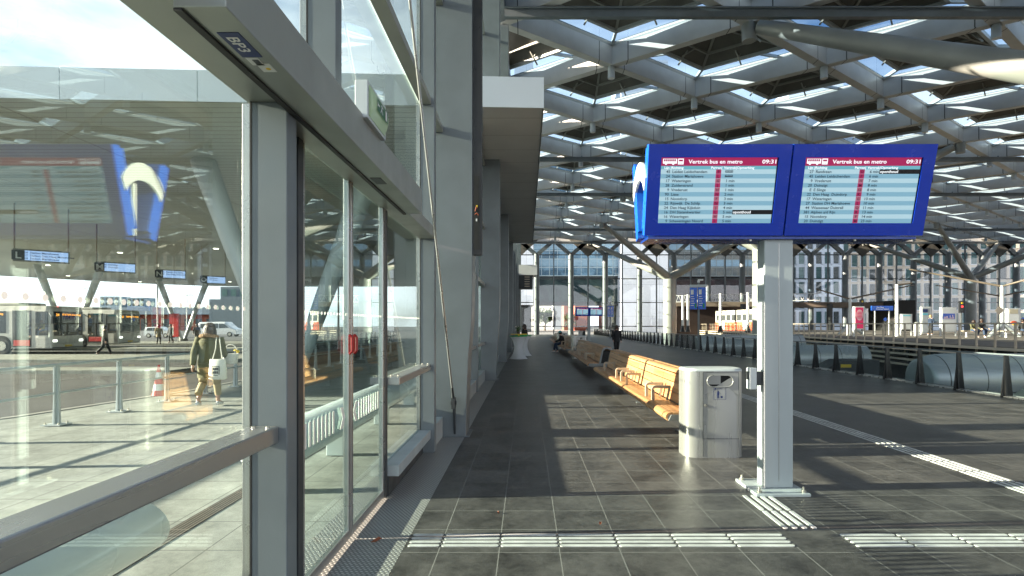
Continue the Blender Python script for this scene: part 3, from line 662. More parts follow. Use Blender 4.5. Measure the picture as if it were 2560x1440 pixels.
# ---------------------------------------------------------------- void: escalator tubes
cl_ = lined('tube cladding', (.50,.53,.54), [('X', 1.05, .03), ('Z', 1.2, .03)], 0, 0, (.10,.11,.11), .35, .35, .3)
def tubecl(y, x0, x1, zc, r, label, d=(1,0)):
    t = thing('escalator_tube', label, 'escalator cover', (x0, y, zc), 'rounded metal escalator covers in the void')
    m = MB(); rg = []
    for i in range(7): a = math.pi/2*i/6; rg.append(m.ering((x0+1.0*(1-math.sin(a)), y, zc), r*(.72+.28*math.sin(a)), r*(.72+.28*math.sin(a)), 28, (0,1,0), (0,0,1)))
    rg = [m.ering((x0, y, zc), r*.68, r*.68, 28, (0,1,0), (0,0,1)) ] + [m.ering((x0+.14*k, y, zc), r*(.80+.20*math.sin(math.pi/2*k/5)), r*(.80+.20*math.sin(math.pi/2*k/5)), 28, (0,1,0), (0,0,1)) for k in range(6)] + [m.ering((x1, y, zc), r, r, 28, (0,1,0), (0,0,1))]
    m.loft(rg, caps=True).build('shell', cl_, t); return t
t1 = tubecl(16.6, 11.9, 27, .02, .78, 'nearest rounded silver escalator cover behind the glass balustrade at right')
t2 = tubecl(27.5, 12.1, 16.9, -.05, .70, 'middle rounded silver escalator cover, partly behind the display post')
t3 = tubecl(40, 12.3, 20, .05, .9, 'farthest rounded escalator cover with a dark mouth')
MB().tube((16.89,27.5,-.05),(16.94,27.5,-.05),.62,.62,24).build('mouth', M['hole'], t2)
MB().tube((20.0,40,.05),(20.05,40,.05),.78,.78,24).build('mouth', M['hole'], t3)
for (x, y, lb_) in ((11.95, 12.55, 'dark mesh hatch with a yellow sticker at the right frame edge'), (12.0, 21.6, 'small dark mesh box with a yellow sticker behind the balustrade')):
    h = thing('mesh_box', lb_, 'box', (x, y, 0)); MB().prism([(x-.5,y-.5,-.6),(x+1.6,y-.5,-.6),(x+1.6,y-.5,.30),(x+.2,y-.5,.30),(x-.5,y-.5,-.05)], (0,1.0,0)).build('body', M['dark'], h, .02)
    MB().box(x+.1,x+.5,y-.515,y-.502,.02,.14).build('sticker', M['yellow'], h)
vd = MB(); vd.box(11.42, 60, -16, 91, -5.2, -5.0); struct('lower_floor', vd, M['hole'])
# ---------------------------------------------------------------- tram viaduct
D = Vector((.135, 1, 0)).normalized(); PX = lambda y: 19.5+.135*(y-21.5)
def pl(y, off, z): return Vector((PX(y)+off, y-off*.135, z))   # along the platform edge, off = metres to the right
YA, YB = 6, 90.5
mb = MB().prism([pl(YA,0,.61), pl(YA,150,.61), pl(YB,150,.61), pl(YB,0,.61)], (0,0,.14))
struct('tram_platform', mb, mat('platform paving', (.20,.17,.145), .75, 0, .15, 1))
mb = MB()
for z in (.62, .34, .06, -.22, -.50): mb.prism([pl(YA,-.40,z), pl(YA,-.10,z), pl(YB,-.10,z), pl(YB,-.40,z)], (0,0,.10))
vf = thing('viaduct_edge', 'striped stack of steel edge beams under the tram platform railing', 'edge beams', pl(40,-.3,-.4))
mb.build('edge_beam', mat('pale edge beam', (.62,.53,.42), .6), vf)
mb = MB(); y = YA
while y < YB: mb.prism([pl(y,-.30,-.5), pl(y+.12,-.30,-.5), pl(y+.12,-.02,-.5), pl(y,-.02,-.5)], (0,0,1.0)); y += 2.3
mb.build('bracket_row', M['dark'], vf)
MB().prism([pl(YA,.9,-2.2), pl(YA,1.2,-2.2), pl(YB,1.2,-2.2), pl(YB,.9,-2.2)], (0,0,2.8)).build('girder', M['dark'], vf)
pr = thing('platform_railing', 'brown metal railing with many posts along the tram platform', 'railing', pl(40,-.1,.75))
y = 20.6; n = 0
first = None
while y < YB-1:
    c = pl(y,-.12,0)
    if first is None: first = MB().box(c.x-.035,c.x+.035,c.y-.03,c.y+.03,.1,1.70).build('post', M['arm'], pr); fc = c.copy()
    else: o = first.copy(); COL.objects.link(o); o.parent = pr; o.location = c-fc
    y += 1.13
m = MB(); m.bar(pl(YA,-.12,1.72), pl(YB,-.12,1.72), .07, .06); m.build('top_rail', M['arm'], pr)
m = MB()
for z in (1.0, 1.25): m.bar(pl(YA,-.12,z), pl(YB,-.12,z), .02, .02)
m.build('mid_rail', M['arm'], pr)
# ---------------------------------------------------------------- things on the tram platform
ZP = .75
def onp(px, Y): return Vector(((px-VX)*Y/F, Y, ZP))
def board(px, Y, w, h, z0, label, mface, legs=True, name='advert_board', cat='poster', rz=0, group=None, deco=None):
    o = onp(px, Y); t = thing(name, label, cat, o, group)
    MB().box(o.x-w/2, o.x+w/2, Y-.08, Y+.08, ZP+z0, ZP+z0+h).build('case', M['white'], t, .01)
    MB().box(o.x-w/2+.07, o.x+w/2-.07, Y-.09, Y-.081, ZP+z0+.07, ZP+z0+h-.07).build('poster', mface, t)
    if legs:
        for s in (-1, 1): MB().box(o.x+s*(w/2+.03)-.05, o.x+s*(w/2+.03)+.05, Y-.05, Y+.05, ZP, ZP+z0+h*(1.0)).build('leg', M['white'], t)
    if deco: deco(t, o, Y)
    return t
def dpink(t, o, Y):
    m = MB(); m.add([(o.x+.27*math.cos(2*math.pi*i/20), Y-.095, ZP+1.65+.42*math.sin(2*math.pi*i/20)) for i in range(20)], [tuple(range(20))]); m.build('poster_mark', mat('pale pink print', (.85,.45,.5), .5), t, solid=False)
    m = MB()
    for i in range(5): m.box(o.x-.18, o.x+.18, Y-.105, Y-.097, ZP+1.40+i*.11, ZP+1.45+i*.11)
    m.build('poster_mark', M['pink'], t)
board(2147, 42, .72, 1.75, .55, 'magenta poster column with a round pale emblem on the tram platform', M['pink'], deco=dpink)
def dcyan(t, o, Y): MB().box(o.x-.32, o.x+.32, Y-.10, Y-.092, ZP+1.62, ZP+1.74).build('poster_mark', mat('cyan print', (.25,.65,.75), .5), t)
board(2265, 46, .82, 1.3, .5, 'white timetable board with a cyan header left of the standing man', M['white'], deco=dcyan)
def dblue(t, o, Y):
    MB().box(o.x-.32, o.x+.12, Y-.10, Y-.092, ZP+2.0, ZP+2.3).build('poster_mark', M['navy'], t); MB().box(o.x-.32, o.x+.14, Y-.10, Y-.092, ZP+1.78, ZP+1.92).build('poster_mark', mat('cyan print', (.10,.50,.65), .5), t)
board(2314, 49, .8, 2.4, .1, 'grey information board with navy title behind the standing man', mat('grey print', (.45,.48,.52), .5), deco=dblue)
def dcity(t, o, Y):
    MB().box(o.x-.48, o.x+.48, Y-.10, Y-.092, ZP+1.35, ZP+1.80).build('poster_mark', mat('blue city print', (.05,.12,.55), .5), t)
    m = MB(); rr_ = random.Random(3)
    for i in range(12): a = o.x-.42+i*.07; m.box(a, a+.045, Y-.108, Y-.101, ZP+1.37, ZP+1.42+rr_.random()*.28)
    m.build('poster_mark', mat('pale pink buildings print', (.8,.6,.65), .5), t)
board(2370, 44, 1.15, 1.95, .35, 'large white poster case with a blue city skyline picture', M['white'], deco=dcity)
def dfood(t, o, Y):
    MB().box(o.x-.32, o.x+.32, Y-.10, Y-.092, ZP+1.75, ZP+2.1).build('poster_mark', mat('beige print', (.55,.48,.35), .5), t)
    MB().blob((o.x, Y-.10, ZP+1.05), .25, .02, .16).build('poster_mark', M['orange'], t); MB().blob((o.x+.1, Y-.11, ZP+.92), .22, .02, .08).build('poster_mark', M['yellow'], t)
board(2532, 42, .95, 1.6, .55, 'poster with orange food picture at the right edge of the platform', M['white'], deco=dfood)
# station name sign
o = onp(2205, 48); sg_ = thing('station_sign', 'blue station name sign on two posts above the platform', 'sign', o)
MB().box(o.x-.95, o.x+.95, 47.95, 48.05, ZP+2.15, ZP+2.55).build('panel', M['blue_hi'], sg_)
for s in (-1, 1): MB().box(o.x+s*.62-.04, o.x+s*.62+.04, 47.97, 48.03, ZP, ZP+2.15).build('post', M['white'], sg_)
t = MB(); text(t, 'Den Haag', (o.x-.5, 47.94, ZP+2.38), (1,0,0), (0,0,1), .14, 'l'); text(t, 'Centraal Station', (o.x-.55, 47.94, ZP+2.22), (1,0,0), (0,0,1), .16, 'l'); t.build('lettering', M['white'], sg_, solid=False)
# bin, signals, diamond signs, rail pylon legs
o = onp(2292, 44); b_ = thing('platform_bin', 'round white litter bin on the tram platform', 'bin', o); MB().tube(o, o+Vector((0,0,1.0)), .2, .2, 20).build('body', M['white'], b_); MB().tube(o+Vector((0,0,1.0)), o+Vector((0,0,1.12)), .2, .12, 20).build('lid', M['inox'], b_)
o = onp(2122, 46); b_ = thing('platform_bin', 'small white bin left of the magenta poster', 'bin', o); MB().tube(o, o+Vector((0,0,.9)), .17, .17, 16).build('body', M['white'], b_); MB().tube(o+Vector((0,0,.9)), o+Vector((0,0,1.0)), .17, .1, 16).build('lid', M['inox'], b_)
def signal(px, Y, h, label, lit):
    o = onp(px, Y); t = thing('rail_signal', label, 'signal', o); MB().tube(o, o+Vector((0,0,h)), .05, .05, 8).build('pole', M['dark'], t)
    MB().box(o.x-.16, o.x+.16, Y-.1, Y+.1, ZP+h, ZP+h+1.0).build('head', M['black'], t)
    for i, c in enumerate(('y', 'r', 'k')):
        MB().tube((o.x, Y-.101, ZP+h+.82-.3*i), (o.x, Y-.12, ZP+h+.82-.3*i), .085, .085, 12).build('lens', lit if c == 'r' else M['yellow'] if c == 'y' else M['dark'], t)
    return t
ledr = emit('lit red lens', (1,.03,.03), 3)
signal(2403, 46, 1.9, 'tram signal showing red, right of the city poster', ledr); signal(2154, 50, 2.2, 'dark signal head peeping over the magenta poster', M['dark'])
for px, Y, c, lb_ in ((2213, 46, 'blue_hi', 'small blue diamond sign left of the timetable board'), (2557, 44, 'blue_hi', 'small blue diamond sign at the right edge'), (2498, 38, 'arm', 'pale diamond sign on a post in front of the white mast')):
    o = onp(px, Y); t = thing('diamond_sign', lb_, 'sign', o); s_ = .17 if c != 'arm' else .3; zz = 1.35 if c != 'arm' else 1.9
    MB().box(o.x-.025, o.x+.025, Y-.02, Y+.02, ZP, ZP+zz-s_*.6).build('post', M['dark'], t)
    MB().prism([(o.x-s_,Y-.03,ZP+zz),(o.x,Y-.03,ZP+zz-s_),(o.x+s_,Y-.03,ZP+zz),(o.x,Y-.03,ZP+zz+s_)], (0,.02,0)).build('panel', M[c], t)
# catenary masts with arms
def mast(px, Y, ztop, arms, label, legs=True, r=.13):
    o = onp(px, Y); t = thing('overhead_mast', label, 'mast', o, 'white tram wire masts')
    MB().tube(o, (o.x, Y, ztop), r, r*.9, 16).build('pole', M['white'], t)
    for (px2, py2, Y2) in arms: e = at(px2, py2, Y2); MB().tube((o.x, Y, ztop-.05), e, .08, .055, 10).build('arm', M['bronze'], t)
    if legs:
        for s in (-1, 1):
            MB().tube((o.x+s*.05, Y, ZP+.95), (o.x+s*1.15, Y-.2, ZP), .17, .12, 12).build('leg', M['offwhite'], t)
    return t
mast(2505, 41, EYE+97*41/F, [(2272,673,44),(2600,690,39)], 'white overhead mast with two long arms and yellow-banded legs at right')
mast(2125, 50, EYE+65*50/F, [(2040,722,50),(2285,712,52)], 'white overhead mast behind the magenta poster, arms in a shallow V')
mast(2242, 43, EYE+100*43/F, [(2280,708,43)], 'plain white overhead mast between station sign and timetable board', legs=False)
mast(2500, 60, EYE+72*60/F, [(2340,713,62),(2580,725,58)], 'farther overhead mast with lower arms at right', legs=False, r=.1)
for px in (2092, 2470):
    pass
yb = MB()
# platform benches
def pbench(px, Y, label):
    o = onp(px, Y); t = thing('platform_bench', label, 'bench', o)
    MB().box(o.x-1.1, o.x+1.1, Y-.25, Y+.25, ZP+.42, ZP+.48).build('seat', M['arm'], t, .02)
    for s in (-1, 1): MB().tube((o.x+s*.7, Y, ZP), (o.x+s*.7, Y, ZP+.42), .07, .05, 10).build('leg', M['white'], t)
pbench(2440, 40, 'low bench with two people sitting on the platform'); pbench(2540, 38.5, 'empty low bench under the food poster'); 
# far viaduct roof, dark box, train
vr = thing('viaduct_roof', 'long brown flat roof beam over the tram tracks behind the trunk', 'shelter roof', (30, 80, 5))
a, b = at(1672, 757, 89), at(2240, 762, 82)
MB().prism([(a.x,a.y,a.z-.55),(b.x,b.y,b.z-.4),(b.x+1,b.y+6,b.z-.4),(a.x,a.y+.6,a.z-.55)], (0,0,.75)).build('roof', M['bronze'], vr, .1)
for px in (1858, 2074): c = at(px, 760, 84); MB().tube((c.x,84,ZP),(c.x,84,c.z), .42,.42,16).build('column', M['dark'], vr)
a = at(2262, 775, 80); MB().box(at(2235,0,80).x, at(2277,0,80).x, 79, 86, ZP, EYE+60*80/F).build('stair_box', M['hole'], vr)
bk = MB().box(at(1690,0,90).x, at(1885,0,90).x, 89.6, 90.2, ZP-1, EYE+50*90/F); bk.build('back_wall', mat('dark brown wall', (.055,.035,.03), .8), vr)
m = MB()
for zz in (.9, 1.9): m.bar(at(1690,0,86).xy.to_3d()+Vector((0,0,5.2+zz-.9)), at(2050,0,80).xy.to_3d()+Vector((0,0,5.2+zz-.9)), .08)
for i in range(26):
    p = at(1690,0,86).xy.to_3d().lerp(at(2050,0,80).xy.to_3d(), i/26); q = at(1690,0,86).xy.to_3d().lerp(at(2050,0,80).xy.to_3d(), (i+.5)/26); r_ = at(1690,0,86).xy.to_3d().lerp(at(2050,0,80).xy.to_3d(), (i+1)/26)
    m.bar(p+Vector((0,0,5.2)), q+Vector((0,0,6.2)), .05); m.bar(q+Vector((0,0,6.2)), r_+Vector((0,0,5.2)), .05)
tg = m.build('lattice_beam', M['white']); tag(tg, 'white lattice beam carrying wires over the tram tracks', 'truss')
for px, Y in ((1707,70),(1720,68),(1801,66),(1870,64)):
    o = onp(px, Y); t = thing('track_pole', 'white pole with a splayed black foot beside the tram tracks', 'pole', o, 'white poles by the far tracks')
    MB().tube(o, (o.x, Y, 5.4), .17, .15, 12).build('pole', M['white'], t); MB().tube(o, o+Vector((0,0,.9)), .35, .14, 8).build('foot', M['black'], t)
# tram
p0, p1 = at(1788, 0, 82), at(1930, 0, 68); p0.z = p1.z = ZP+.1
td = (p1-p0).xy.to_3d().normalized(); tw = Vector((-td.y, td.x, 0)); Ln = (p1-p0).length
tr = thing('tram', 'red and cream tram standing under the far viaduct roof', 'tram', p0)
def tside(mb, u0, u1, z0, z1, off):
    a = p0+td*u0-tw*0; mb.prism([p0+td*u0+tn_*off+Vector((0,0,z0)), p0+td*u1+tn_*off+Vector((0,0,z0)), p0+td*u1+tn_*off+Vector((0,0,z1)), p0+td*u0+tn_*off+Vector((0,0,z1))], -tn_*.05)
tn_ = Vector((td.y, -td.x, 0)); tn_ = tn_ if tn_.y < 0 else -tn_
MB().prism([p0, p1, p1-tn_*2.4, p0-tn_*2.4], (0,0,1.15)).build('lower_body', M['orange'], tr, .05)
MB().prism([p0+Vector((0,0,1.152)), p1+Vector((0,0,1.152)), p1-tn_*2.4+Vector((0,0,1.152)), p0-tn_*2.4+Vector((0,0,1.152))], (0,0,1.65)).build('upper_body', mat('cream paint', (.75,.68,.58), .4), tr, .15)
for i in range(int(Ln/1.4)-1):
    m = MB(); tside(m, .5+i*1.4, 1.55+i*1.4, 1.35, 2.2, .03); m.build('window', M['dark'], tr)
for i in range(int(Ln/6)): m = MB(); tside(m, 1.5+i*6, 2.7+i*6, .1, 1.1, .03); m.build('door_panel', M['white'], tr)
# ---------------------------------------------------------------- buildings beyond the end wall
WB = mat('white cladding', (.72,.75,.80), .6, 0, .05, .2)
wl = lined('white panel cladding', (.72,.75,.80), [('Z', 3.5, .05), ('X', 4.2, .05)], 0, 0, (.38,.40,.44), .55)
winG = [mat('green tinted window', (.045,.11,.105), .3, 0, .3, .4, spec=.3), mat('dark window', (.018,.028,.03), .3, 0, .3, .4, spec=.8), mat('pale blind window', (.16,.24,.23), .3, 0, .2, .4)]
beige = mat('beige cladding', (.66,.55,.43), .7, 0, .06, .3)
def winbuilding(px0, px1, Y, rz, zlo, rows, label, wall, pitch=1.95, fl=3.55, cap=100):
    a = at(px0, VY, Y); wdt = (px1-px0)*Y/F; t = thing('office_tower', label, 'building', (a.x, Y, 0)); rr_ = random.Random(px0)
    MB().box(a.x, a.x+wdt, Y, Y+20, -6, 60).build('wall', wall, t)
    cols = int(wdt/pitch); done = 0; rest = MB(); fins = MB(); ord_ = []
    for r in range(rows):
        z = zlo+fl*r
        fins.box(a.x, a.x+wdt, Y-.10, Y-.002, z+2.80, z+3.40)
        for c in range(cols):
            x = a.x+.35+c*pitch; ord_.append((abs(z-8), x, z, rr_.random()))
            fins.box(x+1.18, x+1.68, Y-.34, Y-.003, z-.15, z+2.80)
    fins.build('facade_fins', beige if wall is not wl else WB, t)
    ord_.sort(key=lambda q: q[0])
    pr_ = {}
    for _, x, z, rv in ord_:
        k = 0 if rv < .5 else 1 if rv < .85 else 2
        if done < cap:
            if k not in pr_: pr_[k] = (MB().box(x, x+1.1, Y-.04, Y+.1, z, z+2.72).build('window', winG[k], t), x, z)
            else:
                o, ox, oz = pr_[k]; c = o.copy(); COL.objects.link(c); c.parent = t; c.location = (x-ox, 0, z-oz)
            done += 1
        else: rest.box(x, x+1.1, Y-.04, Y+.1, z, z+2.72)
    if rest.v: tag(rest.build('window_field', winG[0], t), kind='stuff')
    t.rotation_euler = (0, 0, rz); return t
winbuilding(1972, 2100, 132, R(-8), 2.0, 6, 'white office tower with window grid, left part nearest the display post', wl)
winbuilding(2104, 2660, 134, R(-12), 1.6, 6, 'long office block with beige fins and green windows behind the end wall', WB)
def curtain(px0, px1, Y, z0, z1, label, tone, frames, name='glass_office'):
    a = at(px0, VY, Y); w = (px1-px0)*Y/F; t = thing(name, label, 'building', (a.x, Y, z0))
    MB().box(a.x, a.x+w, Y, Y+15, z0, z1).build('body', tone, t)
    m = MB(); n = int(w/1.75)
    for i in range(n+1): x = a.x+w*i/n; m.box(x-.06, x+.06, Y-.12, Y-.003, z0, z1)
    z = z0
    while z <= z1: m.box(a.x, a.x+w, Y-.1, Y-.004, z-.10, z+.10); z += 1.9
    m.build('glazing_bars', frames, t)
    m = MB(); z = z0+2.2
    while z < z1: m.box(a.x+.1, a.x+w-.1, Y-.05, Y-.002, z, z+1.5); z += 3.8
    m.build('pale_bands', mat('pale blue spandrel', (.30,.45,.55), .25), t)
    return t
def painted_refl(name, c1, c2, sc=.25):  # two-tone noise in the base colour stands for reflections in the glass
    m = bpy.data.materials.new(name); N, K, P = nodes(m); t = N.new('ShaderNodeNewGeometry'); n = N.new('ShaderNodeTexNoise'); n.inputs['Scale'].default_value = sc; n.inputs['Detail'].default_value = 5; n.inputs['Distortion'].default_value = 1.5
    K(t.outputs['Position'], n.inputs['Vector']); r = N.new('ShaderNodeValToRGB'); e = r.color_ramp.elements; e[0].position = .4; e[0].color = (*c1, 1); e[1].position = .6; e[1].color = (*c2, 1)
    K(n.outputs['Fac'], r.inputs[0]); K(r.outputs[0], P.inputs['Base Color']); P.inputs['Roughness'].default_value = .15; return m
cb_ = curtain(1334, 1552, 125, 12.8, 40, 'blue glass office block hanging over the dark passage', painted_refl('blue office glass', (.05,.13,.20), (.20,.36,.48)), mat('pale mullions', (.45,.55,.58), .5))
a = at(1334, VY, 125)
MB().box(a.x, at(1552,0,125).x, 126, 140, 6.4, 12.6).build('recess', painted_refl('dark green glass', (.012,.03,.035), (.04,.075,.07), .15), cb_)
MB().box(a.x, at(1552,0,125).x, 125.4, 130, 12.2, 13.0).build('beam', M['dark'], cb_); MB().box(a.x, at(1552,0,125).x, 125, 127, 6.0, 6.5).build('beam', M['dark'], cb_)
curtain(1672, 1968, 126, 12.8, 40, 'glass office block with painted reddish reflections above a dark storey', painted_refl('glass with painted warm reflections', (.08,.12,.14), (.22,.20,.16), .12), mat('bronze mullions', (.30,.32,.30), .5))
k2 = thing('dark_base_building', 'dark brown glazed storey below the reddish glass block', 'building', at(1820, 780, 127)); MB().box(at(1672,0,127).x, at(1968,0,127).x, 127, 140, -6, 12.7).build('body', painted_refl('dark red glass', (.02,.018,.02), (.07,.03,.03), .15), k2)
def block(px0, px1, Y, z0, z1, m, name, label, depth=14):
    o = MB().box(at(px0,0,Y).x, at(px1,0,Y).x, Y, Y+depth, z0, z1).build(name, m); return tag(o, label, 'building')
block(1553, 1670, 121, -6, 60, wl, 'white_tower', 'blank white tower slab in the middle of the end wall view')
block(1286, 1333, 121, 6.0, 60, wl, 'white_tower', 'narrow white tower at the left end of the hall')
block(1286, 1328, 123, -6, 5.9, M['dark'], 'dark_shopfront', 'dark shopfront under the left white tower')
block(1300, 1400, 210, -6, 13, mat('pale flats', (.60,.58,.52), .7), 'apartment_block', 'pale apartment block far down the street', 20)
block(1385, 1440, 190, -6, 12, mat('grey flats', (.40,.43,.45), .7), 'apartment_block', 'grey balconied block beside the pale flats far down the street', 20)
block(1437, 1470, 150, -6, 10.5, M['brick'], 'brick_building', 'red brick building under the far departure display', 10)
block(1410, 1437, 160, -6, 8, mat('brown facade', (.16,.10,.07), .8), 'brown_building', 'dark brown house front left of the brick building', 10)
block(1508, 1553, 128, -6, 6.4, painted_refl('passage glass', (.03,.035,.03), (.12,.12,.09), .6), 'glazed_lobby', 'glazed lobby front right of the far departure display', 8)
struct('street', MB().box(-3, 25, 91.6, 230, -1.2, -.05), M['stone'])
def tree(px, Y, h, r, label, n=2600, name='street_tree'):
    o = at(px, 0, Y); o.z = -.1; t = thing(name, label, 'tree', o); rr_ = random.Random(px)
    tm = MB().tube(o, o+Vector((.05*h,0,h*.5)), .045*h, .02*h, 8)
    for i in range(6): a = rr_.random()*6.28; s = o+Vector((0,0,h*(.3+.05*i))); tm.tube(s, s+Vector((math.cos(a)*r*.7, math.sin(a)*r*.7, h*.28)), .016*h, .006*h, 6)
    tm.build('trunk', M['bark'], t)
    cs = [(o.x+rr_.uniform(-.6,.6)*r, o.y+rr_.uniform(-.6,.6)*r, h*rr_.uniform(.42,.85), r*rr_.uniform(.28,.5)) for _ in range(16)]; cm = MB()
    for i in range(n):
        c = cs[rr_.randrange(16)]; v = Vector((rr_.gauss(0,1), rr_.gauss(0,1), rr_.gauss(0,1))).normalized()*c[3]*rr_.random()**.4
        p = Vector(c[:3])+v; s = .028*h; u = Vector((rr_.gauss(0,1), rr_.gauss(0,1), rr_.gauss(0,1))).normalized(); w = u.orthogonal().normalized()
        cm.add([p-u*s-w*s*.5, p+u*s-w*s*.5, p+u*s+w*s*.5, p-u*s+w*s*.5], [(0,1,2,3)])
    cm.build('crown', M['leafy'], t, solid=False); return t
tree(1362, 150, 6.2, 3.4, 'round bushy tree in the street beyond the end wall'); tree(1425, 110, 4.2, 1.3, 'slim potted conifer lit at the doors', 900)
# parasol folded black
o = at(1385, 0, 100); t = thing('folded_parasol', 'tall folded black parasol outside the end wall', 'parasol', (o.x,100,0)); MB().tube((o.x,100,0),(o.x,100,1.4),.05,.05,8).build('pole', M['dark'], t); m = MB(); m.loft([m.ering((o.x,100,z), r_, r_, 10) for z, r_ in ((1.2,.30),(2.5,.34),(4.0,.25),(4.9,.06))]); m.build('cover', M['black'], t)
# small white kiosk hood at left end of the hall
o = at(1312, 0, 60); t = thing('kiosk', 'small white kiosk roof and louvre unit at the far left', 'kiosk', (o.x,60,0)); MB().box(-.95, 1.15, 59, 62, 7.0, 8.1).build('roof', M['white'], t); MB().box(-.9, .7, 59.2, 61.8, 5.6, 7.0).build('louvre', M['dark'], t)
for i in range(5): MB().box(-.2, .35, 59.14, 59.2, 5.75+i*.25, 5.85+i*.25).build('slat', M['yellow'] if 0 else M['arm'], t)
MB().box(-1.2, -.7, 60, 61, 0, 5.6).build('post', M['steel'], t)
# ---------------------------------------------------------------- outside left: far things
def farwin(px0, px1, py0, py1, Y, label, m, name='office_block', wins=None):
    x0, x1 = at(px0,0,Y).x, at(px1,0,Y).x; z1 = EYE-(py0-VY)*Y/F; z0 = EYE-(py1-VY)*Y/F; t = thing(name, label, 'building', (x0, Y, z0))
    MB().box(x0, x1, Y, Y+12, z0, z1).build('wall', m, t)
    if wins:
        nx, nz_, wm = wins
        for i in range(nx):
            for j in range(nz_): a = x0+(x1-x0)*(i+.2)/nx; b = z0+(z1-z0)*(j+.25)/nz_; MB().box(a, a+(x1-x0)/nx*.6, Y-.06, Y+.1, b, b+(z1-z0)/nz_*.55).build('window', wm, t)
    return t
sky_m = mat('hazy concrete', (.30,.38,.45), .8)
farwin(250, 297, 741, 792, 400, 'distant grey blue tower above the second bus, left one', sky_m, 'distant_tower', (4,4,winG[1])); farwin(318, 361, 744, 792, 400, 'distant grey blue tower, right one of the pair', sky_m, 'distant_tower', (4,4,winG[1]))
dk = mat('dark blue grey cladding', (.07,.10,.13), .6)
farwin(551, 640, 717, 838, 150, 'dark office tower with green windows at the right of the canopy gap', dk, wins=(4,4,winG[0])); farwin(523, 640, 748, 840, 140, 'low dark block in front of the dark office tower', dk)
farwin(-200, 620, 768, 786, 160, 'long low grey roof of the station building beyond the buses', mat('grey blue roof', (.20,.25,.31), .6), 'low_building')
lw = farwin(-200, 620, 786, 842, 162, 'low brick and glass building beyond the bus bays', M['brick'], 'low_building', (30,1,winG[1]))
m = MB()
for i in range(14):
    pass
# lamp posts
def lamp(px, Y, ht, label):
    o = at(px, 0, Y); t = thing('lamp_post', label, 'lamp post', (o.x, Y, -.1), 'white lamp posts around the bus bays'); MB().tube((o.x,Y,-.1),(o.x,Y,ht),.08,.06,10).build('pole', M['white'], t); MB().box(o.x-.1,o.x+.75,Y-.12,Y+.12,ht,ht+.10).build('lamp_head', M['white'], t)
lamp(394, 62, 6.2, 'white lamp post rising between the buses and the V column'); lamp(467, 74, 5.6, 'thin lamp post behind the far V column'); lamp(212, 90, 7.6, 'lamp post peeping over the front bus roof')
lamp(846, 40, 4.6, 'slim lamp post seen through the door glass')
# red hoarding
o = at(436, 0, 52); t = thing('bus_stop_panel', 'bright red bus stop poster panel beside the V column', 'poster', (o.x,52,-.1)); MB().box(o.x-.42,o.x+.42,51.9,52.1,.5,2.7).build('panel', M['red'], t); MB().box(o.x-.4,o.x-.32,51.95,52.05,-.1,.5).build('leg', M['white'], t); MB().box(o.x+.32,o.x+.4,51.95,52.05,-.1,.5).build('leg', M['white'], t)
# cars
carw = mat('white car paint', (.75,.76,.77), .25, 0, .03, 1, coat=.5); cg = mat('car glass', (.03,.045,.05), .08, 0, .1, 1, spec=.8)
def wheel(par, x, y, z, r, w, name='wheel', rim=None):
    o = MB().tube((x,y-w/2,z),(x,y+w/2,z),r,r,24).build(name, M['rubber'], par); MB().tube((x,y-w/2-.01,z),(x,y-w/2+.02,z),r*.6,r*.62,16).build('rim', rim or M['bolt'], o); return o
def car(loc, prof, wins, label, name, cat, W_=1.7, wr=.31, wx=(.8,3.2), ln=4.0):
    t = thing(name, label, cat, (0,0,0))
    rg = []
    for s, k in ((-W_/2,.86),(-W_/2+.08,1),(W_/2-.08,1),(W_/2,.86)):
        rg.append([(x, s, .25+(z-.25)*(k if z > 1.0 else 1)) for x, z in prof])
    m = MB().loft(rg, smooth=False); m.build('body', carw, t, .04)
    for w in wins: MB().prism([(x,-W_/2-.012,z) for x, z in w], (0,.02,0)).build('window', cg, t)
    for x in wx:
        for s in (-1, 1): wheel(t, x, s*(W_/2-.08), wr, wr, .2)
    MB().box(ln-.06, ln+.01, -W_/2+.1, -W_/2+.35, .62, .76).build('headlight', M['white'], t); MB().box(ln-.06, ln+.01, W_/2-.35, W_/2-.1, .62, .76).build('headlight', M['white'], t)
    t.location = loc; return t
car((at(370,0,75).x,75,-.13), [(0,.3),(0,.95),(.25,1.42),(1.9,1.5),(2.75,1.05),(3.55,.9),(3.65,.3)], [[(.35,.95),(.5,1.33),(1.2,1.38),(1.2,.95)],[(1.28,.95),(1.28,1.38),(1.85,1.38),(2.45,1.0)]], 'small white hatchback parked beyond the bus bays', 'parked_car', 'car', wx=(.65,2.95), ln=3.6)
car((at(506,0,82).x,82,-.13), [(0,.35),(0,2.0),(.2,2.15),(3.9,2.2),(4.8,1.35),(5.5,1.1),(5.6,.35)], [[(.3,1.25),(.3,1.9),(1.6,1.93),(1.6,1.25)],[(1.7,1.25),(1.7,1.93),(2.9,1.95),(2.9,1.25)],[(3.05,1.25),(3.05,1.95),(3.8,1.9),(4.5,1.3)]], 'white van parked right of the V column', 'parked_van', 'van', W_=2.0, wx=(1.0,4.6), ln=5.55, wr=.36)
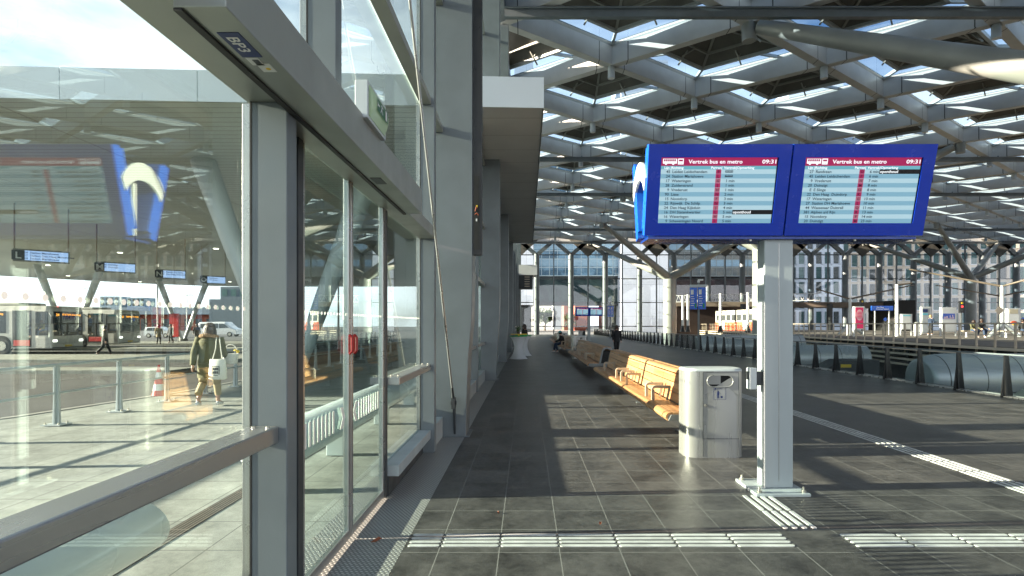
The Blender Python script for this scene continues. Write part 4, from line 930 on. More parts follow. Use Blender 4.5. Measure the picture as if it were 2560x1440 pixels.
# ---------------------------------------------------------------- buses
busw = mat('silver bus paint', (.62,.61,.58), .30, .15, .04, 1); busg = mat('bus glass', (.02,.022,.022), .06, 0, .1, 1, spec=.8); led = emit('amber led', (1,.36,.03), 2.2, (.3,.1,.01)); busroof = mat('bus roof', (.40,.40,.36), .5)
def bus(num, dest):
    t = thing('city_bus', '', 'bus', (0,0,0), 'city buses at the bus bays')   # heading +X, front at x=0, near side y=-1.27
    hw = 1.27; rg = []
    for x, k, zt in ((-11.8,1,2.95),(-.35,1,2.95),(-.1,.96,2.9),(0,.88,2.75)):
        rg.append([(x,-hw*k,.32),(x,-hw*k,2.6),(x,-hw*k*.93,zt),(x,hw*k*.93,zt),(x,hw*k,2.6),(x,hw*k,.32)])
    MB().loft(rg, smooth=False).build('body', busw, t, .05)
    MB().box(-9.5,-2.2,-.95,.95,2.952,3.16).build('roof_pod', busroof, t, .08)
    for x0, x1 in ((-11.6,-9.8),(-9.7,-7.9),(-6.5,-4.7),(-4.6,-2.75)): MB().box(x0,x1,-hw-.012,-hw+.02,1.28,2.62).build('window', busg, t, .01)
    for x0, x1 in ((-2.35,-1.2),(-7.8,-6.6)):
        d = MB().box(x0,x1,-hw-.014,-hw+.02,.42,2.66).build('door', busg, t)
        MB().box((x0+x1)/2-.02,(x0+x1)/2+.02,-hw-.02,-hw-.0145,.45,2.6).build('door_seam', M['dark'], d); MB().box(x0+.08,x1-.08,-hw-.022,-hw-.0145,.5,.85).build('step_panel', M['red'], d)
    MB().box(-.95,-.2,-hw-.013,-hw+.02,1.15,2.6).build('window', busg, t)
    ws = MB(); ws.loft([[(-.02+.012,-1.08,1.10),(-.02+.012,1.08,1.10),(-.02+.012,1.12,2.62),(-.02+.012,-1.12,2.62)],[(.03,-1.05,1.14),(.03,1.05,1.14),(.03,1.08,2.58),(.03,-1.08,2.58)]], smooth=False); w = ws.build('windscreen', busg, t)
    tm = MB(); text(tm, num, (.034,-.95,2.33), (0,1,0), (0,0,1), .22); text(tm, dest, (.034,-.50,2.37), (0,1,0), (0,0,1), .15, width=1.4); tm.build('destination_text', led, w, solid=False)
    tm = MB(); text(tm, num+' '+dest, (-4.4,-hw-.02,2.40), (1,0,0), (0,0,1), .17, width=1.5); tm.build('destination_text', led, t, solid=False)
    for s in (-1, 1):
        MB().box(-.03,.028,s*.98-.16,s*.98+.16,.72,.88).build('headlight', emit('headlight', (1,.95,.85), 2) if 'headlight' not in bpy.data.materials else bpy.data.materials['headlight'], t, .03)
        MB().bar((-.1,s*1.28,2.5),(.25,s*1.42,2.2),.04).bar((.25,s*1.42,2.3),(.25,s*1.42,1.85),.10,.18).build('mirror', M['black'], t)
    MB().box(.0,.03,-.26,.26,.42,.54).build('number_plate', M['yellow'], t); MB().box(-.02,.02,-1.15,1.15,.34,.40).build('bumper', M['dark'], t)
    for x in (-3.0,-9.0):
        MB().tube((x,-hw-.016,.52),(x,-hw+.1,.52),.60,.60,24).build('wheel_arch', M['hole'], t); wheel(t, x, -hw+.03, .49, .47, .12)
    return t
b1 = bus('24', 'STATION Den Haag'); b1.location = (-29.0, 34.7, -.13); b1['label'] = 'front silver city bus showing 24 in amber on its dark windscreen'
b2 = bus('22', 'RIJSWIJK De Schilp'); b2.location = (-31.6, 43.7, -.13); b2['label'] = 'second city bus, half hidden behind the front bus'
b3 = copy_tree(b2); b3.location = (-40.5, 38.6, -.13); b3['label'] = 'dark-windowed city bus behind the front bus at the left edge'
# ---------------------------------------------------------------- bus platform signs hanging from the canopy
for L_, px0, px1, py, w_, rows in (('L',35,175,641,2.3,('24  Station Mariahoeve','27  Station Den Haag Mariahoeve','24  Station Mariahoeve')), ('M',240,341,669,2.1,('20  Duinzigt','20  Duinzigt')), ('N',391,465,686,1.9,('22  Rijswijk De Schilp','22  Den Haag Duindorp')), ('O',504,564,700,1.8,('27  Randveen','27  Randveen'))):
    zc = 4.55; Y = (zc-EYE)*F/(VY-py); c = at((px0+px1)/2, py, Y)
    ux = Vector((.76, .65, 0)).normalized(); uz = Vector((0,0,1)); un = Vector((ux.y, -ux.x, 0)); hw = .5
    while hw < 4 and (c.x+hw*ux.x)/(c.y+hw*ux.y)*F-(c.x-hw*ux.x)/(c.y-hw*ux.y)*F < px1-px0: hw += .02
    t = thing('platform_sign', 'hanging bus platform sign with letter %s and a lit list of departures' % L_, 'sign', c, 'lettered signs hanging from the bus canopy')
    MB().obox(c, ux*hw, un*.07, uz*.26).build('case', mat('sign case %s' % L_, (.25,.24,.20), .5), t)
    lq = c-ux*hw*.82+un*.075; MB().obox(lq, ux*.20, un*.008, uz*.20).build('letter_plate', M['black'], t)
    tm = MB(); text(tm, L_, lq+un*.012-uz*.14, ux, uz, .38, 'c'); tm.build('lettering', M['white'], t, solid=False)
    sc = MB().obox(c+ux*hw*.14+un*.075, ux*hw*.80, un*.006, uz*.20).build('screen', emit('pale lit screen', (.42,.58,.95), .75) if 'pale lit screen' not in bpy.data.materials else bpy.data.materials['pale lit screen'], t)
    tm = MB()
    for i, r_ in enumerate(rows): text(tm, r_, c-ux*hw*.62+un*.084+uz*(.08-.12*i), ux, uz, .11)
    tm.build('departure_text', M['navy'], sc, solid=False)
    rd = MB()
    for s in (-.95, .95): rd.tube(c+ux*hw*s+uz*.26, Vector((c.x+ux.x*hw*s, c.y+ux.y*hw*s, 6.66)), .03, .03, 6)
    rd.build('hanger', M['arm'], t)
# ---------------------------------------------------------------- railing outside
rl = thing('pavement_railing', 'pale galvanised two-rail railing along the outside pavement', 'railing', (-7.85, 12, 0))
rx = -7.86; y = 6.35; fp = None
for i in range(19):
    if fp is None:
        fp = MB().prism([(rx-.06,y-.02,.02),(rx+.06,y-.02,.02),(rx+.025,y-.02,.98),(rx-.025,y-.02,.98)], (0,.04,0)); fp.box(rx-.012,rx+.012,y-.06,y+.06,.02,.97); fp = fp.build('post', M['offwhite'], rl)
        pl_ = MB().box(rx-.16,rx+.16,y-.13,y+.13,.0,.018).build('foot_plate', M['offwhite'], rl); bo = MB()
        for a in (-1,1):
            for b in (-1,1): bo.tube((rx+a*.11,y+b*.09,.018),(rx+a*.11,y+b*.09,.05),.017,.017,8)
        bo = bo.build('bolt', M['bolt'], rl)
    else:
        for q in (fp, pl_, bo): c = q.copy(); COL.objects.link(c); c.parent = rl; c.location = (0, 1.41*i, 0)
MB().tube((rx,4,1.0),(rx,33,1.0),.026,.026,12).tube((rx,4,.53),(rx,33,.53),.02,.02,10).build('rails', M['offwhite'], rl)
# traffic cone
c = thing('traffic_cone', 'orange and white striped traffic cone just beyond the railing', 'traffic cone', (-8.72, 13, -.1)); m = MB()
MB().box(-8.92,-8.52,12.8,13.2,-.1,-.06).build('foot', M['orange'], c, .01)
for z0, z1, k in ((-.06,.12,'red'),(.12,.27,'white'),(.27,.42,'red'),(.42,.55,'white'),(.55,.72,'red')):
    r0 = .15-(z0+.06)*.165; r1 = .15-(z1+.06)*.165; MB().tube((-8.72,13,z0),(-8.72,13,z1),r0,r1,20).build('cone_band', M[k], c)
# tubular seats outside
tubem = mat('white polyester tube', (.66,.72,.72), .25, 0, .05, .8, coat=.4)
def tubeseat(y0, y1, label, legs):
    t = thing('tubular_seat', label, 'bench', (-2.45, y0, 0), 'pale tubular seats outside the facade'); m = MB()
    rx_, rz_, xc, zc = .33, .19, -2.45, .47
    e = lambda y, k: m.ering((xc, y, zc), rx_*k, rz_*k, 32, (1,0,0), (0,0,1))
    rg = [e(y0,.80), e(y0+.012,.93), e(y0+.04,1.0), e(y1-.04,1.0), e(y1-.012,.93), e(y1,.80)]; m.loft(rg).build('seat', tubem, t)
    for ly in legs: MB().box(-2.56,-2.34,ly,ly+.16,0,.32).build('leg', tubem, t, .01)
    return t
tubeseat(-6, 3.3, 'pale glossy tubular seat outside the big left pane, its rounded end in view', (2.4, .4, -2, -4)); tubeseat(5.2, 14.6, 'pale tubular seat outside beginning at the sliding door', (5.45, 7.0, 9.2, 11.4, 13.6)); tubeseat(16.5, 26, 'far tubular seat farther down the outside of the facade', (17, 19.5, 22, 24.5))
# ---------------------------------------------------------------- departure display
scr_a = emit('screen pale row', (.46,.70,.80), .55, (.1,.1,.1)); scr_b = emit('screen blue row', (.20,.45,.60), .55, (.1,.1,.1)); scr_t = emit('screen magenta bar', (.42,.006,.10), .5, (.1,.0,.02)); scr_h = emit('screen heading bar', (.13,.40,.50), .62, (.05,.1,.1))
scr_w = emit('screen white text', (.85,.88,.9), .8); scr_k = mat('screen black text', (.008,.015,.03), .4); scr_p1 = emit('screen dark code', (.40,.01,.11), .6, (.05,0,0)); scr_p2 = emit('screen light code', (.45,.12,.20), .6, (.05,0,0)); scr_x = mat('screen black strip', (.004,.004,.005), .3)
rowsL = [('45','Leiden Leidschendam','P','BUS'),('24','Station Mariahoeve','L','BUS'),('17','Wateringen','G','1 min'),('28','Zuiderstrand','J','1 min'),('9','Vrederust','H','1 min'),('90','Lisse','N','2 min'),('15','Nootdorp','F','3 min'),('22','Rijswijk  De Schilp','N','3 min'),('24','Den Haag Kijkduin','J','4 min'),('16','DH Statenkwartier','L','5 min*'),('16','Wateringen','H','5 min'),('9','Scheveningen Noord','L','5 min')]
rowsR = [('27','Randveen','O','6 min*'),('45','Leiden Leidschendam','P','6 min'),('9','Vrederust','H','7 min'),('20','Duinzigt','M','8 min'),('E','E Slinge','S2','8 min'),('22','Den Haag  Duindorp','K','9 min'),('17','Wateringen','G','10 min'),('27','Station DH Mariahoeve','L','10 min'),('44','Wassenaar Duinrell','Q','11 min'),('381','Alphen a/d Rijn','R','13 min'),('15','Nootdorp','F','14 min'),('20','Duinzigt','M','23 min')]
def display():
    T = thing('departure_display', 'big double blue departure display on a white steel post beside the litter bin', 'information screen', (0,0,0), 'double blue departure displays on posts')
    # post: H-like section with bolted plate
    ps = MB(); ps.box(-.155,.135,-.07,-.045,.03,2.565).box(-.155,.135,.085,.11,.03,2.565).box(-.147,.127,-.045,.085,.03,2.565)
    p = ps.build('post', M['postp'], T, .008); MB().box(-.012,-.006,-.073,-.069,.10,2.5).build('seam', M['inox'], p)
    MB().box(-.317,.213,-.27,.27,0,.03).build('base_plate', M['postp'], p, .004)
    for x in (-.27,.165):
        for y in (-.22,.22):
            b = MB().tube((x,y,.03),(x,y,.055),.024,.024,6); b.tube((x,y,.055),(x,y,.085),.012,.012,8); b.build('bolt', M['bolt'], p)
    va = MB().box(-.30,-.225,-.06,.03,1.02,1.24).build('ticket_reader', M['offwhite'], T, .01); MB().box(-.305,-.299,-.045,.01,1.12,1.2).build('reader_screen', M['dark'], va); MB().box(-.225,-.155,-.03,.01,1.06,1.2).build('reader_mount', M['dark'], va)
    N = Vector((0,-.97,-.242)).normalized(); V = Vector((0,-.242,.97)).normalized(); U = Vector((1,0,0))
    for side in (1, -1):
        def X(v): return Vector((v[0], v[1]*side + (.12 if side < 0 else 0), v[2])) if side < 0 else Vector(v)
        def panel(u0, u1, rows, lit, nm):
            o = Vector((0,-.15,2.563)); P = lambda u, v, n: X(o+U*u+V*v+N*n)
            def slab(mb, a, b, c, d, n0, n1): mb.add([P(a,c,n0),P(b,c,n0),P(b,d,n0),P(a,d,n0),P(a,c,n1),P(b,c,n1),P(b,d,n1),P(a,d,n1)], [(0,3,2,1),(4,5,6,7),(0,1,5,4),(1,2,6,5),(2,3,7,6),(3,0,4,7)])
            m = MB(); H = .868; s0, s1, w0, w1 = .122, .745, u0+.125, u1-.118
            slab(m, u0,u1,0,s0,-.012,0); slab(m, u0,u1,s1,H,-.012,0); slab(m, u0,w0,s0,s1,-.012,0); slab(m, w1,u1,s0,s1,-.012,0)
            bz = m.build('bezel', M['blue'], T)
            m = MB(); slab(m, u0,u1,0,H,-.10,-.013); slab(m, u0, u1, .06, H-.03, -.15, -.10); m.build('housing', M['blue_hi'], T)
            if not lit:
                m = MB(); slab(m, w0,w1,s0,s1,-.0125,-.006); m.build('screen', scr_x, T); return
            m = MB(); slab(m, w0,w1,s0,s1,-.0128,-.012); sc = m.build('screen', scr_x, T)
            W_ = w1-w0; Hs = s1-s0; hd = Hs*.125; hh = Hs*.052; rh = (Hs-hd-hh)/12
            def fl(mm, a, b, c, d, n=-.0100): mm.add([P(a,c,n),P(b,c,n),P(b,d,n),P(a,d,n)], [(0,1,2,3)])
            m = MB(); fl(m, w0,w1-.012,s1-hd,s1); m.build('title_bar', scr_t, sc, solid=False)
            m = MB(); fl(m, w0,w1-.012,s1-hd-hh,s1-hd); m.build('heading_bar', scr_h, sc, solid=False)
            ra, rb, c1, c2, xs_, tk, tw = [MB() for _ in range(7)]; twh, twt, twc, twi = [MB() for _ in range(4)]
            uy = (P(0,1,0)-P(0,0,0)).normalized()
            def tx(mm, s, u, v, size, al='l', width=None, it=0): text(mm, s, P(u,v,-.0080), U, uy, size, al, width, it)
            for i, (a, b, c_, d_) in enumerate(rows):
                tk = MB(); cc = MB(); ln_ = MB(); dn = MB(); dt = MB()
                v1 = s1-hd-hh-rh*i; v0 = v1-rh; fl(ra if i % 2 == 0 else rb, w0, w1-.012, v0, v1)
                tx(ln_, a, w0+W_*.082, v0+rh*.20, rh*.86, 'r'); tx(dn, b, w0+W_*.10, v0+rh*.20, rh*.86)
                fl(cc, w0+W_*.475, w0+W_*.52, v0+.001, v1-.001, -.0092); tx(tk, c_, w0+W_*.4975, v0+rh*.2, rh*.8, 'c')
                if d_ == 'BUS':
                    bu = w0+W_*.555; fl(tk, bu, bu+.075, v0+rh*.3, v0+rh*.8, -.0085)
                    for q in range(5): fl(ra if i % 2 == 0 else rb, bu+.006+q*.0135, bu+.015+q*.0135, v0+rh*.5, v0+rh*.7, -.0078)
                else:
                    dd = d_.rstrip('*'); tx(dt, dd, w0+W_*.64, v0+rh*.20, rh*.86, 'r')
                    if d_.endswith('*'): fl(xs_, w0+W_*.645, w1-.012, v0, v1, -.0088); tx(tw, 'oponthoud', w0+W_*.65, v0+rh*.22, rh*.86)
                cc.build('platform_code', scr_p2 if i % 2 == 0 and i else scr_p1, sc, solid=False); tk.build('platform_letter', scr_k, sc, solid=False); ln_.build('line_number', scr_k, sc, solid=False); dn.build('destination_text', scr_k, sc, solid=False)
                if dt.v: dt.build('departure_time', scr_k, sc, solid=False)
            tx(twt, 'Vertrek bus en metro', w0+W_*.235, s1-hd*.72, hd*.66, 'l', W_*.46); tx(twc, '09:31', w1-.02, s1-hd*.72, hd*.66, 'r', W_*.12)
            tx(twh, 'Lijn |Richting', w0+W_*.03, s1-hd-hh*.85, hh*.95, 'l', W_*.165); tx(twh, 'Perron|', w0+W_*.43, s1-hd-hh*.85, hh*.95, 'l', W_*.095); tx(twh, 'Vertrek|Opmerking', w0+W_*.54, s1-hd-hh*.85, hh*.95, 'l', W_*.26)
            # bus and metro icons
            b0 = w0+.018; z0 = s1-hd*.85; fl(twi, b0, b0+.135, z0+hd*.12, z0+hd*.70, -.0090)
            for q in range(6): fl(c1, b0+.008+q*.020, b0+.024+q*.020, z0+hd*.38, z0+hd*.64, -.0080)
            for q in (.03,.10): twi.add([P(b0+q+.012*math.cos(i*.5236), z0+hd*.12+.012*math.sin(i*.5236), -.0086) for i in range(12)], [tuple(range(12))])
            fl(twi, b0+.145, b0+.20, z0+hd*.02, z0+hd*.72, -.0090); fl(c1, b0+.153, b0+.192, z0+hd*.38, z0+hd*.60, -.0080); fl(c1, b0+.160, b0+.167, z0+hd*.12, z0+hd*.22, -.0080); fl(c1, b0+.178, b0+.185, z0+hd*.12, z0+hd*.22, -.0080)
            ra.build('pale_rows', scr_a, sc, solid=False); rb.build('blue_rows', scr_b, sc, solid=False); c1.build('icon_window', scr_p1, sc, solid=False)
            if xs_.v: xs_.build('delay_strip', scr_x, sc, solid=False)
            tw.build('delay_text', scr_w, sc, solid=False); twt.build('title_text', scr_w, sc, solid=False); twc.build('clock_text', scr_w, sc, solid=False); twh.build('heading_text', scr_w, sc, solid=False); twi.build('icon', scr_w, sc, solid=False)
        panel(-1.382, -.008, rowsL, side > 0, 'l'); panel(.008, 1.383, rowsR, side > 0, 'r')
    # underside tray, spine and bracket plates
    MB().box(-1.34,1.34,-.12,.24,2.535,2.56).build('tray', mat('tray blue', (.012,.045,.26), .25, .2), T)
    MB().box(-.75,-.45,-.02,.08,2.532,2.536).box(.3,.6,-.02,.08,2.532,2.536).box(.8,1.1,-.02,.08,2.532,2.536).build('tray_slot', M['navy'], T)
    for x in (-1.25,-.3,.75): MB().tube((x,-.08,2.535),(x,-.08,2.52),.014,.014,10).build('screw', M['bolt'], T)
    MB().box(-1.3,1.3,.03,.09,2.6,3.2).build('spine', M['white'], T)
    for x in (-1.40, 1.372):
        m = MB(); pts = []
        for i in range(11): a = math.pi*(.12+.76*i/10); pts.append((x, .06+.33*math.cos(a), 2.98+.36*math.sin(a)))
        for i in range(11): a = math.pi*(.88-.76*i/10); pts.append((x, .06+.27*math.cos(a), 2.90+.26*math.sin(a)))
        n = len(pts)//2
        for i in range(n-1): m.prism([pts[i], pts[i+1], pts[2*n-2-i], pts[2*n-1-i]], (.026,0,0))
        m.build('end_bracket', M['white'], T)
    return T
dsp = display(); d2 = place(dsp, (6.4, 56, 0), 0, 'small far departure display on a post in front of the red brick building'); dsp.location = (2.557, 5.60, 0)
# ---------------------------------------------------------------- litter bin
def bin_():
    T = thing('litter_bin', 'champagne steel litter bin with rounded ends and oval slot, beside the white post', 'litter bin', (0,0,0), 'rounded steel litter bins by the benches')
    hx, hy, r, H = .375, .225, .15, 1.12
    def outline(s, z):
        o = []
        for cx, cy, a0 in ((hx-r, hy-r, 0), (-hx+r, hy-r, 90), (-hx+r, -hy+r, 180), (hx-r, -hy+r, 270)):
            for i in range(9): a = R(a0+90*i/8); o.append(Vector((cx*1+r*math.cos(a)*s, cy+r*math.sin(a)*s, z)))
        return o
    MB().loft([outline(1,0), outline(1,1.085)], caps=False).build('body', M['inox'], T)
    MB().loft([outline(1,1.088), outline(1,1.105), outline(.85,1.122)]).build('lid', M['offwhite'], T)
    # door with slot
    y = -hy-.004; x0, x1, z0, z1 = -.158, .285, .245, 1.075; d = MB(); sx0, sx1, sz0, sz1 = -.11, .215, .895, 1.04; rr_ = (sz1-sz0)/2
    slot = [(sx1-rr_+rr_*math.sin(a), (sz0+sz1)/2-rr_*math.cos(a)) for a in [math.pi*i/10 for i in range(11)]] + [(sx0+rr_-rr_*math.sin(a), (sz0+sz1)/2+rr_*math.cos(a)) for a in [math.pi*i/10 for i in range(11)]]
    def outp(p): # project slot point radially to the door border
        cx, cz = (sx0+sx1)/2, (sz0+sz1)/2; dx, dz = p[0]-cx, p[1]-cz; t = min(((x1-cx) if dx > 0 else (cx-x0))/abs(dx) if abs(dx) > 1e-6 else 9, ((z1-cz) if dz > 0 else (cz-z0))/abs(dz) if abs(dz) > 1e-6 else 9); return (cx+dx*t, cz+dz*t)
    n = len(slot); od = [outp(p) for p in slot]
    cor = [(x0,z0),(x1,z0),(x1,z1),(x0,z1)]
    for i in range(n):
        a, b, c, e = slot[i], slot[(i+1)%n], od[(i+1)%n], od[i]
        poly = [a, b, c]
        if abs(c[0]-e[0]) > 1e-5 and abs(c[1]-e[1]) > 1e-5:
            poly.append(min(cor, key=lambda q: abs(q[0]-(c[0]+e[0])/2)+abs(q[1]-(c[1]+e[1])/2)))
        poly.append(e); d.add([(q[0], y, q[1]) for q in poly], [tuple(range(len(poly)))])
    dd = d.build('door', M['inox_d'], T, solid=False)
    rm = MB()
    for i in range(n): a, b = slot[i], slot[(i+1)%n]; rm.add([(a[0],y-.008,a[1]),(b[0],y-.008,b[1]),(b[0],y+.03,b[1]),(a[0],y+.03,a[1])], [(0,1,2,3)], True); rm.tube((a[0],y-.006,a[1]),(b[0],y-.006,b[1]),.006,.006,6)
    rm.build('slot_rim', M['inox'], dd, solid=False)
    MB().box(sx0-.01, sx1+.01, y+.0035, y+.0037, sz0-.01, sz1+.01).build('slot_recess', M['hole'], dd)
    MB().box(sx0+.0, sx0+.17, y+.002, y+.003, sz0+.03, sz1-.005).build('inner_flap', M['inox_d'], dd, .0)
    MB().box(x0-.006,x0,y-.003,y+.003,.02,z1).box(x1,x1+.006,y-.003,y+.003,.02,z1).box(x0,x1,y-.003,y+.003,z0-.006,z0-.001).box(x0,x1,y-.003,y+.003,z1+.001,z1+.005).build('door_gap', M['dark'], T)
    MB().tube((x0+.03,y,.66),(x0+.03,y-.014,.66),.018,.016,14).build('lock', M['bolt'], dd)
    s = MB(); sx, sz, w = -.028, .735, .155
    for q in ((sx,sx+w,sz,sz+.003),(sx,sx+w,sz+w,sz+w+.003),(sx,sx+.003,sz,sz+w),(sx+w-.003,sx+w,sz,sz+w)): s.box(q[0],q[1],y-.002,y,q[2],q[3])
    s.box(sx+.012,sx+.03,y-.002,y,sz+w-.028,sz+w-.01); cx = sx+.058; s.tube((cx,y,sz+.105),(cx,y-.002,sz+.105),.009,.009,12); s.box(cx-.013,cx+.013,y-.002,y,sz+.055,sz+.095).box(cx-.011,cx-.002,y-.002,y,sz+.015,sz+.055).box(cx+.002,cx+.011,y-.002,y,sz+.015,sz+.055)
    s.bar((cx+.01,y-.001,sz+.09),(cx+.035,y-.001,sz+.068),.002,.006,up=(0,1,0)); s.box(cx+.030,cx+.055,y-.002,y,sz+.018,sz+.045)
    text(s, 'restafval', (sx+.036, y-.003, sz+w-.026), (1,0,0), (0,0,1), .02); st = s.build('tidy_sticker', M['navy'], dd)
    return T
bn = bin_(); bn2 = place(bn, (2.58, 27.1, 0), 0, 'far steel litter bin between the second and third bench'); place(bn, (2.5, 38.0, 0), 0, 'smallest, farthest steel litter bin between benches'); bn.location = (2.383, 7.12, 0)
# ---------------------------------------------------------------- benches (double sided)
def bench():
    T = thing('station_bench', 'sunlit long wooden bench starting right behind the litter bin', 'bench', (0,0,0), 'long wooden benches in a row')
    Ln = 8.25; xs = lambda s, x: s*x        # centre line at x=0, seats to both sides
    for s in (-1, 1):
        if s < 0:
            # seat slats (rounded nose first)
            nose = []; 
            for i in range(9): a = math.pi*(.0+.5*i/8); nose.append((-(.545+.085*math.sin(a)), .365+.085*math.cos(a)-.0))
            prof = [(-.545,.45)] + [(-(.56+.075*math.sin(math.pi/2*i/6)), .375+.075*math.cos(math.pi/2*i/6)) for i in range(7)] + [(-.60,.33),(-.588,.33)] + [(-(.56+.045*math.sin(math.pi/2*(6-i)/6)), .375+.045*math.cos(math.pi/2*(6-i)/6)) for i in range(7)] + [(-.545,.42)]
            segs = ((0,.62),(.63,2.0),(2.01,4.12),(4.13,6.1),(6.11,7.5),(7.51,Ln))
            m = MB()
            for a, b in segs: m.prism([(s*-x if s < 0 else -x if False else s*abs(x)*1, a, z) for x, z in prof], (0,b-a,0))
            m.build('seat_slat', M['wood'], T)
            for i in range(3):
                x0 = .44-.10*i; m = MB()
                for a, b in segs: m.box(s*x0, s*(x0+.094), a, b, .42-.006*i, .45-.006*i)
                m.build('seat_slat', M['wood'], T, .004)
        # backrest slats leaning towards the ridge
        pts = [(.235,.455),(.205,.60),(.175,.745),(.145,.885)]
        for (xa, za), (xb, zb) in zip(pts[:-1], pts[1:]):
            m = MB(); xb2, zb2 = xb+(xa-xb)*.07, zb-(zb-za)*.07
            for a, b in segs: m.prism([(s*xa,a,za),(s*xb2,a,zb2),(s*(xb2-.028),a,zb2-.004),(s*(xa-.028),a,za-.004)], (0,b-a,0))
            m.build('back_slat', M['wood'], T, .003)
        cap = [(.142,.892)] + [(.142-.075*(1-math.cos(math.pi/2*i/6)), .892+.062*math.sin(math.pi/2*i/6)) for i in range(1,7)] + [(.02,.954),(.02,.925),(.07,.92),(.11,.888)]
        m = MB()
        for a, b in segs: m.prism([(s*x,a,z) for x, z in cap], (0,b-a,0))
        m.build('back_slat', M['wood'], T)
        for y in () if s > 0 else (1.25, 1.72, 3.55, 4.2, 4.85, 6.8):
            m = MB(); path = [(.545,.452),(.545,.62)] + [(.545-.07*(1-math.cos(a)), .62+.07*math.sin(a)) for a in [math.pi/2*i/5 for i in range(1,6)]] + [(.24,.688)]
            for (xa, za), (xb, zb) in zip(path[:-1], path[1:]): m.bar((s*xa,y,za),(s*xb,y,zb),.045,.042,up=(0,1,0)) if False else m.prism([(s*xa,y-.03,za),(s*xb,y-.03,zb),(s*xb-(.042*s if za < .6 else .0),y-.03,zb-(.0 if za < .6 else .042)),(s*xa-(.042*s if za < .63 else .0),y-.03,za-(.0 if za < .6 else .042))], (0,.06,0))
            m.prism([(s*.262,y-.03,.66),(s*.240,y-.03,.66),(s*.285,y-.03,.452),(s*.307,y-.03,.452)], (0,.06,0))
            m.build('armrest', M['arm'], T)
    def ring(y):
        m = MB(); o = [(-.26,.42),(-.16,.86),(-.10,.935),(0,.95),(.10,.935),(.16,.86),(.26,.42)]; i_ = [(-.20,.42),(-.12,.82),(-.07,.88),(0,.89),(.07,.88),(.12,.82),(.20,.42)]
        for k in range(6): m.prism([(o[k][0],y,o[k][1]),(o[k+1][0],y,o[k+1][1]),(i_[k+1][0],y,i_[k+1][1]),(i_[k][0],y,i_[k][1])], (0,.03,0))
        m.prism([(-.56,y,.418),(.27,y,.418),(.27,y,.36),(-.60,y,.34)], (0,.03,0)); return m.build('end_frame', M['frame'], T)
    ring(-.031); ring(Ln+.001)
    MB().prism([(-.19,.06,.42),(-.11,.06,.83),(.11,.06,.83),(.19,.06,.42)], (0,.01,0)).build('hollow_shade', M['hole'], T)  # dark sheet put in for the shade inside the open hollow back
    MB().box(-.06,.06,.3,Ln-.3,.33,.40).build('beam', M['frame'], T)
    for y in (1.0, 4.1, 7.2):
        m = MB(); m.box(-.05,.05,y-.05,y+.05,.01,.36); m.box(-.22,.22,y-.05,y+.05,0,.015); m.bar((0,y,.34),(-.5,y,.40),.04,.03); m.build('foot', M['frame'], T)
    return T
be = bench()
place(be, (2.60, 17.7, 0), 0, 'second long wooden bench, in shade, with its open A-shaped end in view')
place(be, (2.62, 28.6, 0), 0, 'third long wooden bench, where the person in the teal hat sits')
place(be, (2.62, 39.6, 0), 0, 'farthest, smallest wooden bench of the row'); be.location = (2.58, 7.66, 0)
# ---------------------------------------------------------------- covered standing tables
stretch = mat('white stretch cloth', (.62,.64,.66), .7, 0, .04, 3)
def ptable(loc, label, topm, plant):
    T = thing('standing_table', label, 'table', loc, 'standing tables under white stretch covers'); x, y, _ = loc; m = MB(); rg = []
    for i in range(13):
        t_ = i/12; z = 1.08*t_; r = .40-.20*math.sin(math.pi*min(1,t_*1.0))**.8 if t_ < 1 else .40
        ring = []
        for k in range(24): a = 2*math.pi*k/24; w = 1+.12*(1-t_)**2*abs(math.cos(2*a))*1.5-.05*(1-t_); ring.append((x+r*w*math.cos(a), y+r*w*math.sin(a), max(z, .0)))
        rg.append(ring)
    m.loft(rg).build('cover', stretch, T)
    MB().tube((x,y,1.08),(x,y,1.125),.43,.43,28).build('table_top', M['green'], T); return T
ptable((-.39,26.8,0), 'nearer standing table under a white stretch cover with a green top', 0, 1); ptable((-.15,29.4,0), 'second standing table, mostly hidden behind the nearer one', 0, 0)
tc_ = MB().tube((-.37,26.8,1.19),(-.37,26.8,1.215),.40,.40,28); tc_.tube((-.37,26.8,1.127),(-.37,26.8,1.19),.05,.04,12); tag(tc_.build('tray', M['yellow']), 'round yellow tray standing on the nearer covered table', 'tray')
t = thing('flower_pot', 'small bunch of pale flowers standing on the yellow tray', 'flowers', (-.40,26.8,1.216)); MB().tube((-.40,26.8,1.216),(-.40,26.8,1.32),.05,.07,12).build('pot', M['bark'], t); m = MB(); f2 = MB()
for i in range(60):
    a = random.random()*6.28; rr_ = random.random()*.16; b = Vector((-.40+rr_*math.cos(a), 26.8+rr_*math.sin(a), 1.38+random.random()*.22)); m.bar((-.4,26.8,1.31), b, .006); u = Vector((random.gauss(0,1),random.gauss(0,1),random.gauss(0,1))).normalized()*.03; w = u.orthogonal().normalized()*.014; m.add([b-u-w,b+u-w,b+u+w,b-u+w],[(0,1,2,3)])
    if i % 4 == 0: f2.blob(b, .02, .02, .016, 6, 5)
m.build('foliage', M['leafy'], t, solid=False); f2.build('blossom', M['frost'], t)
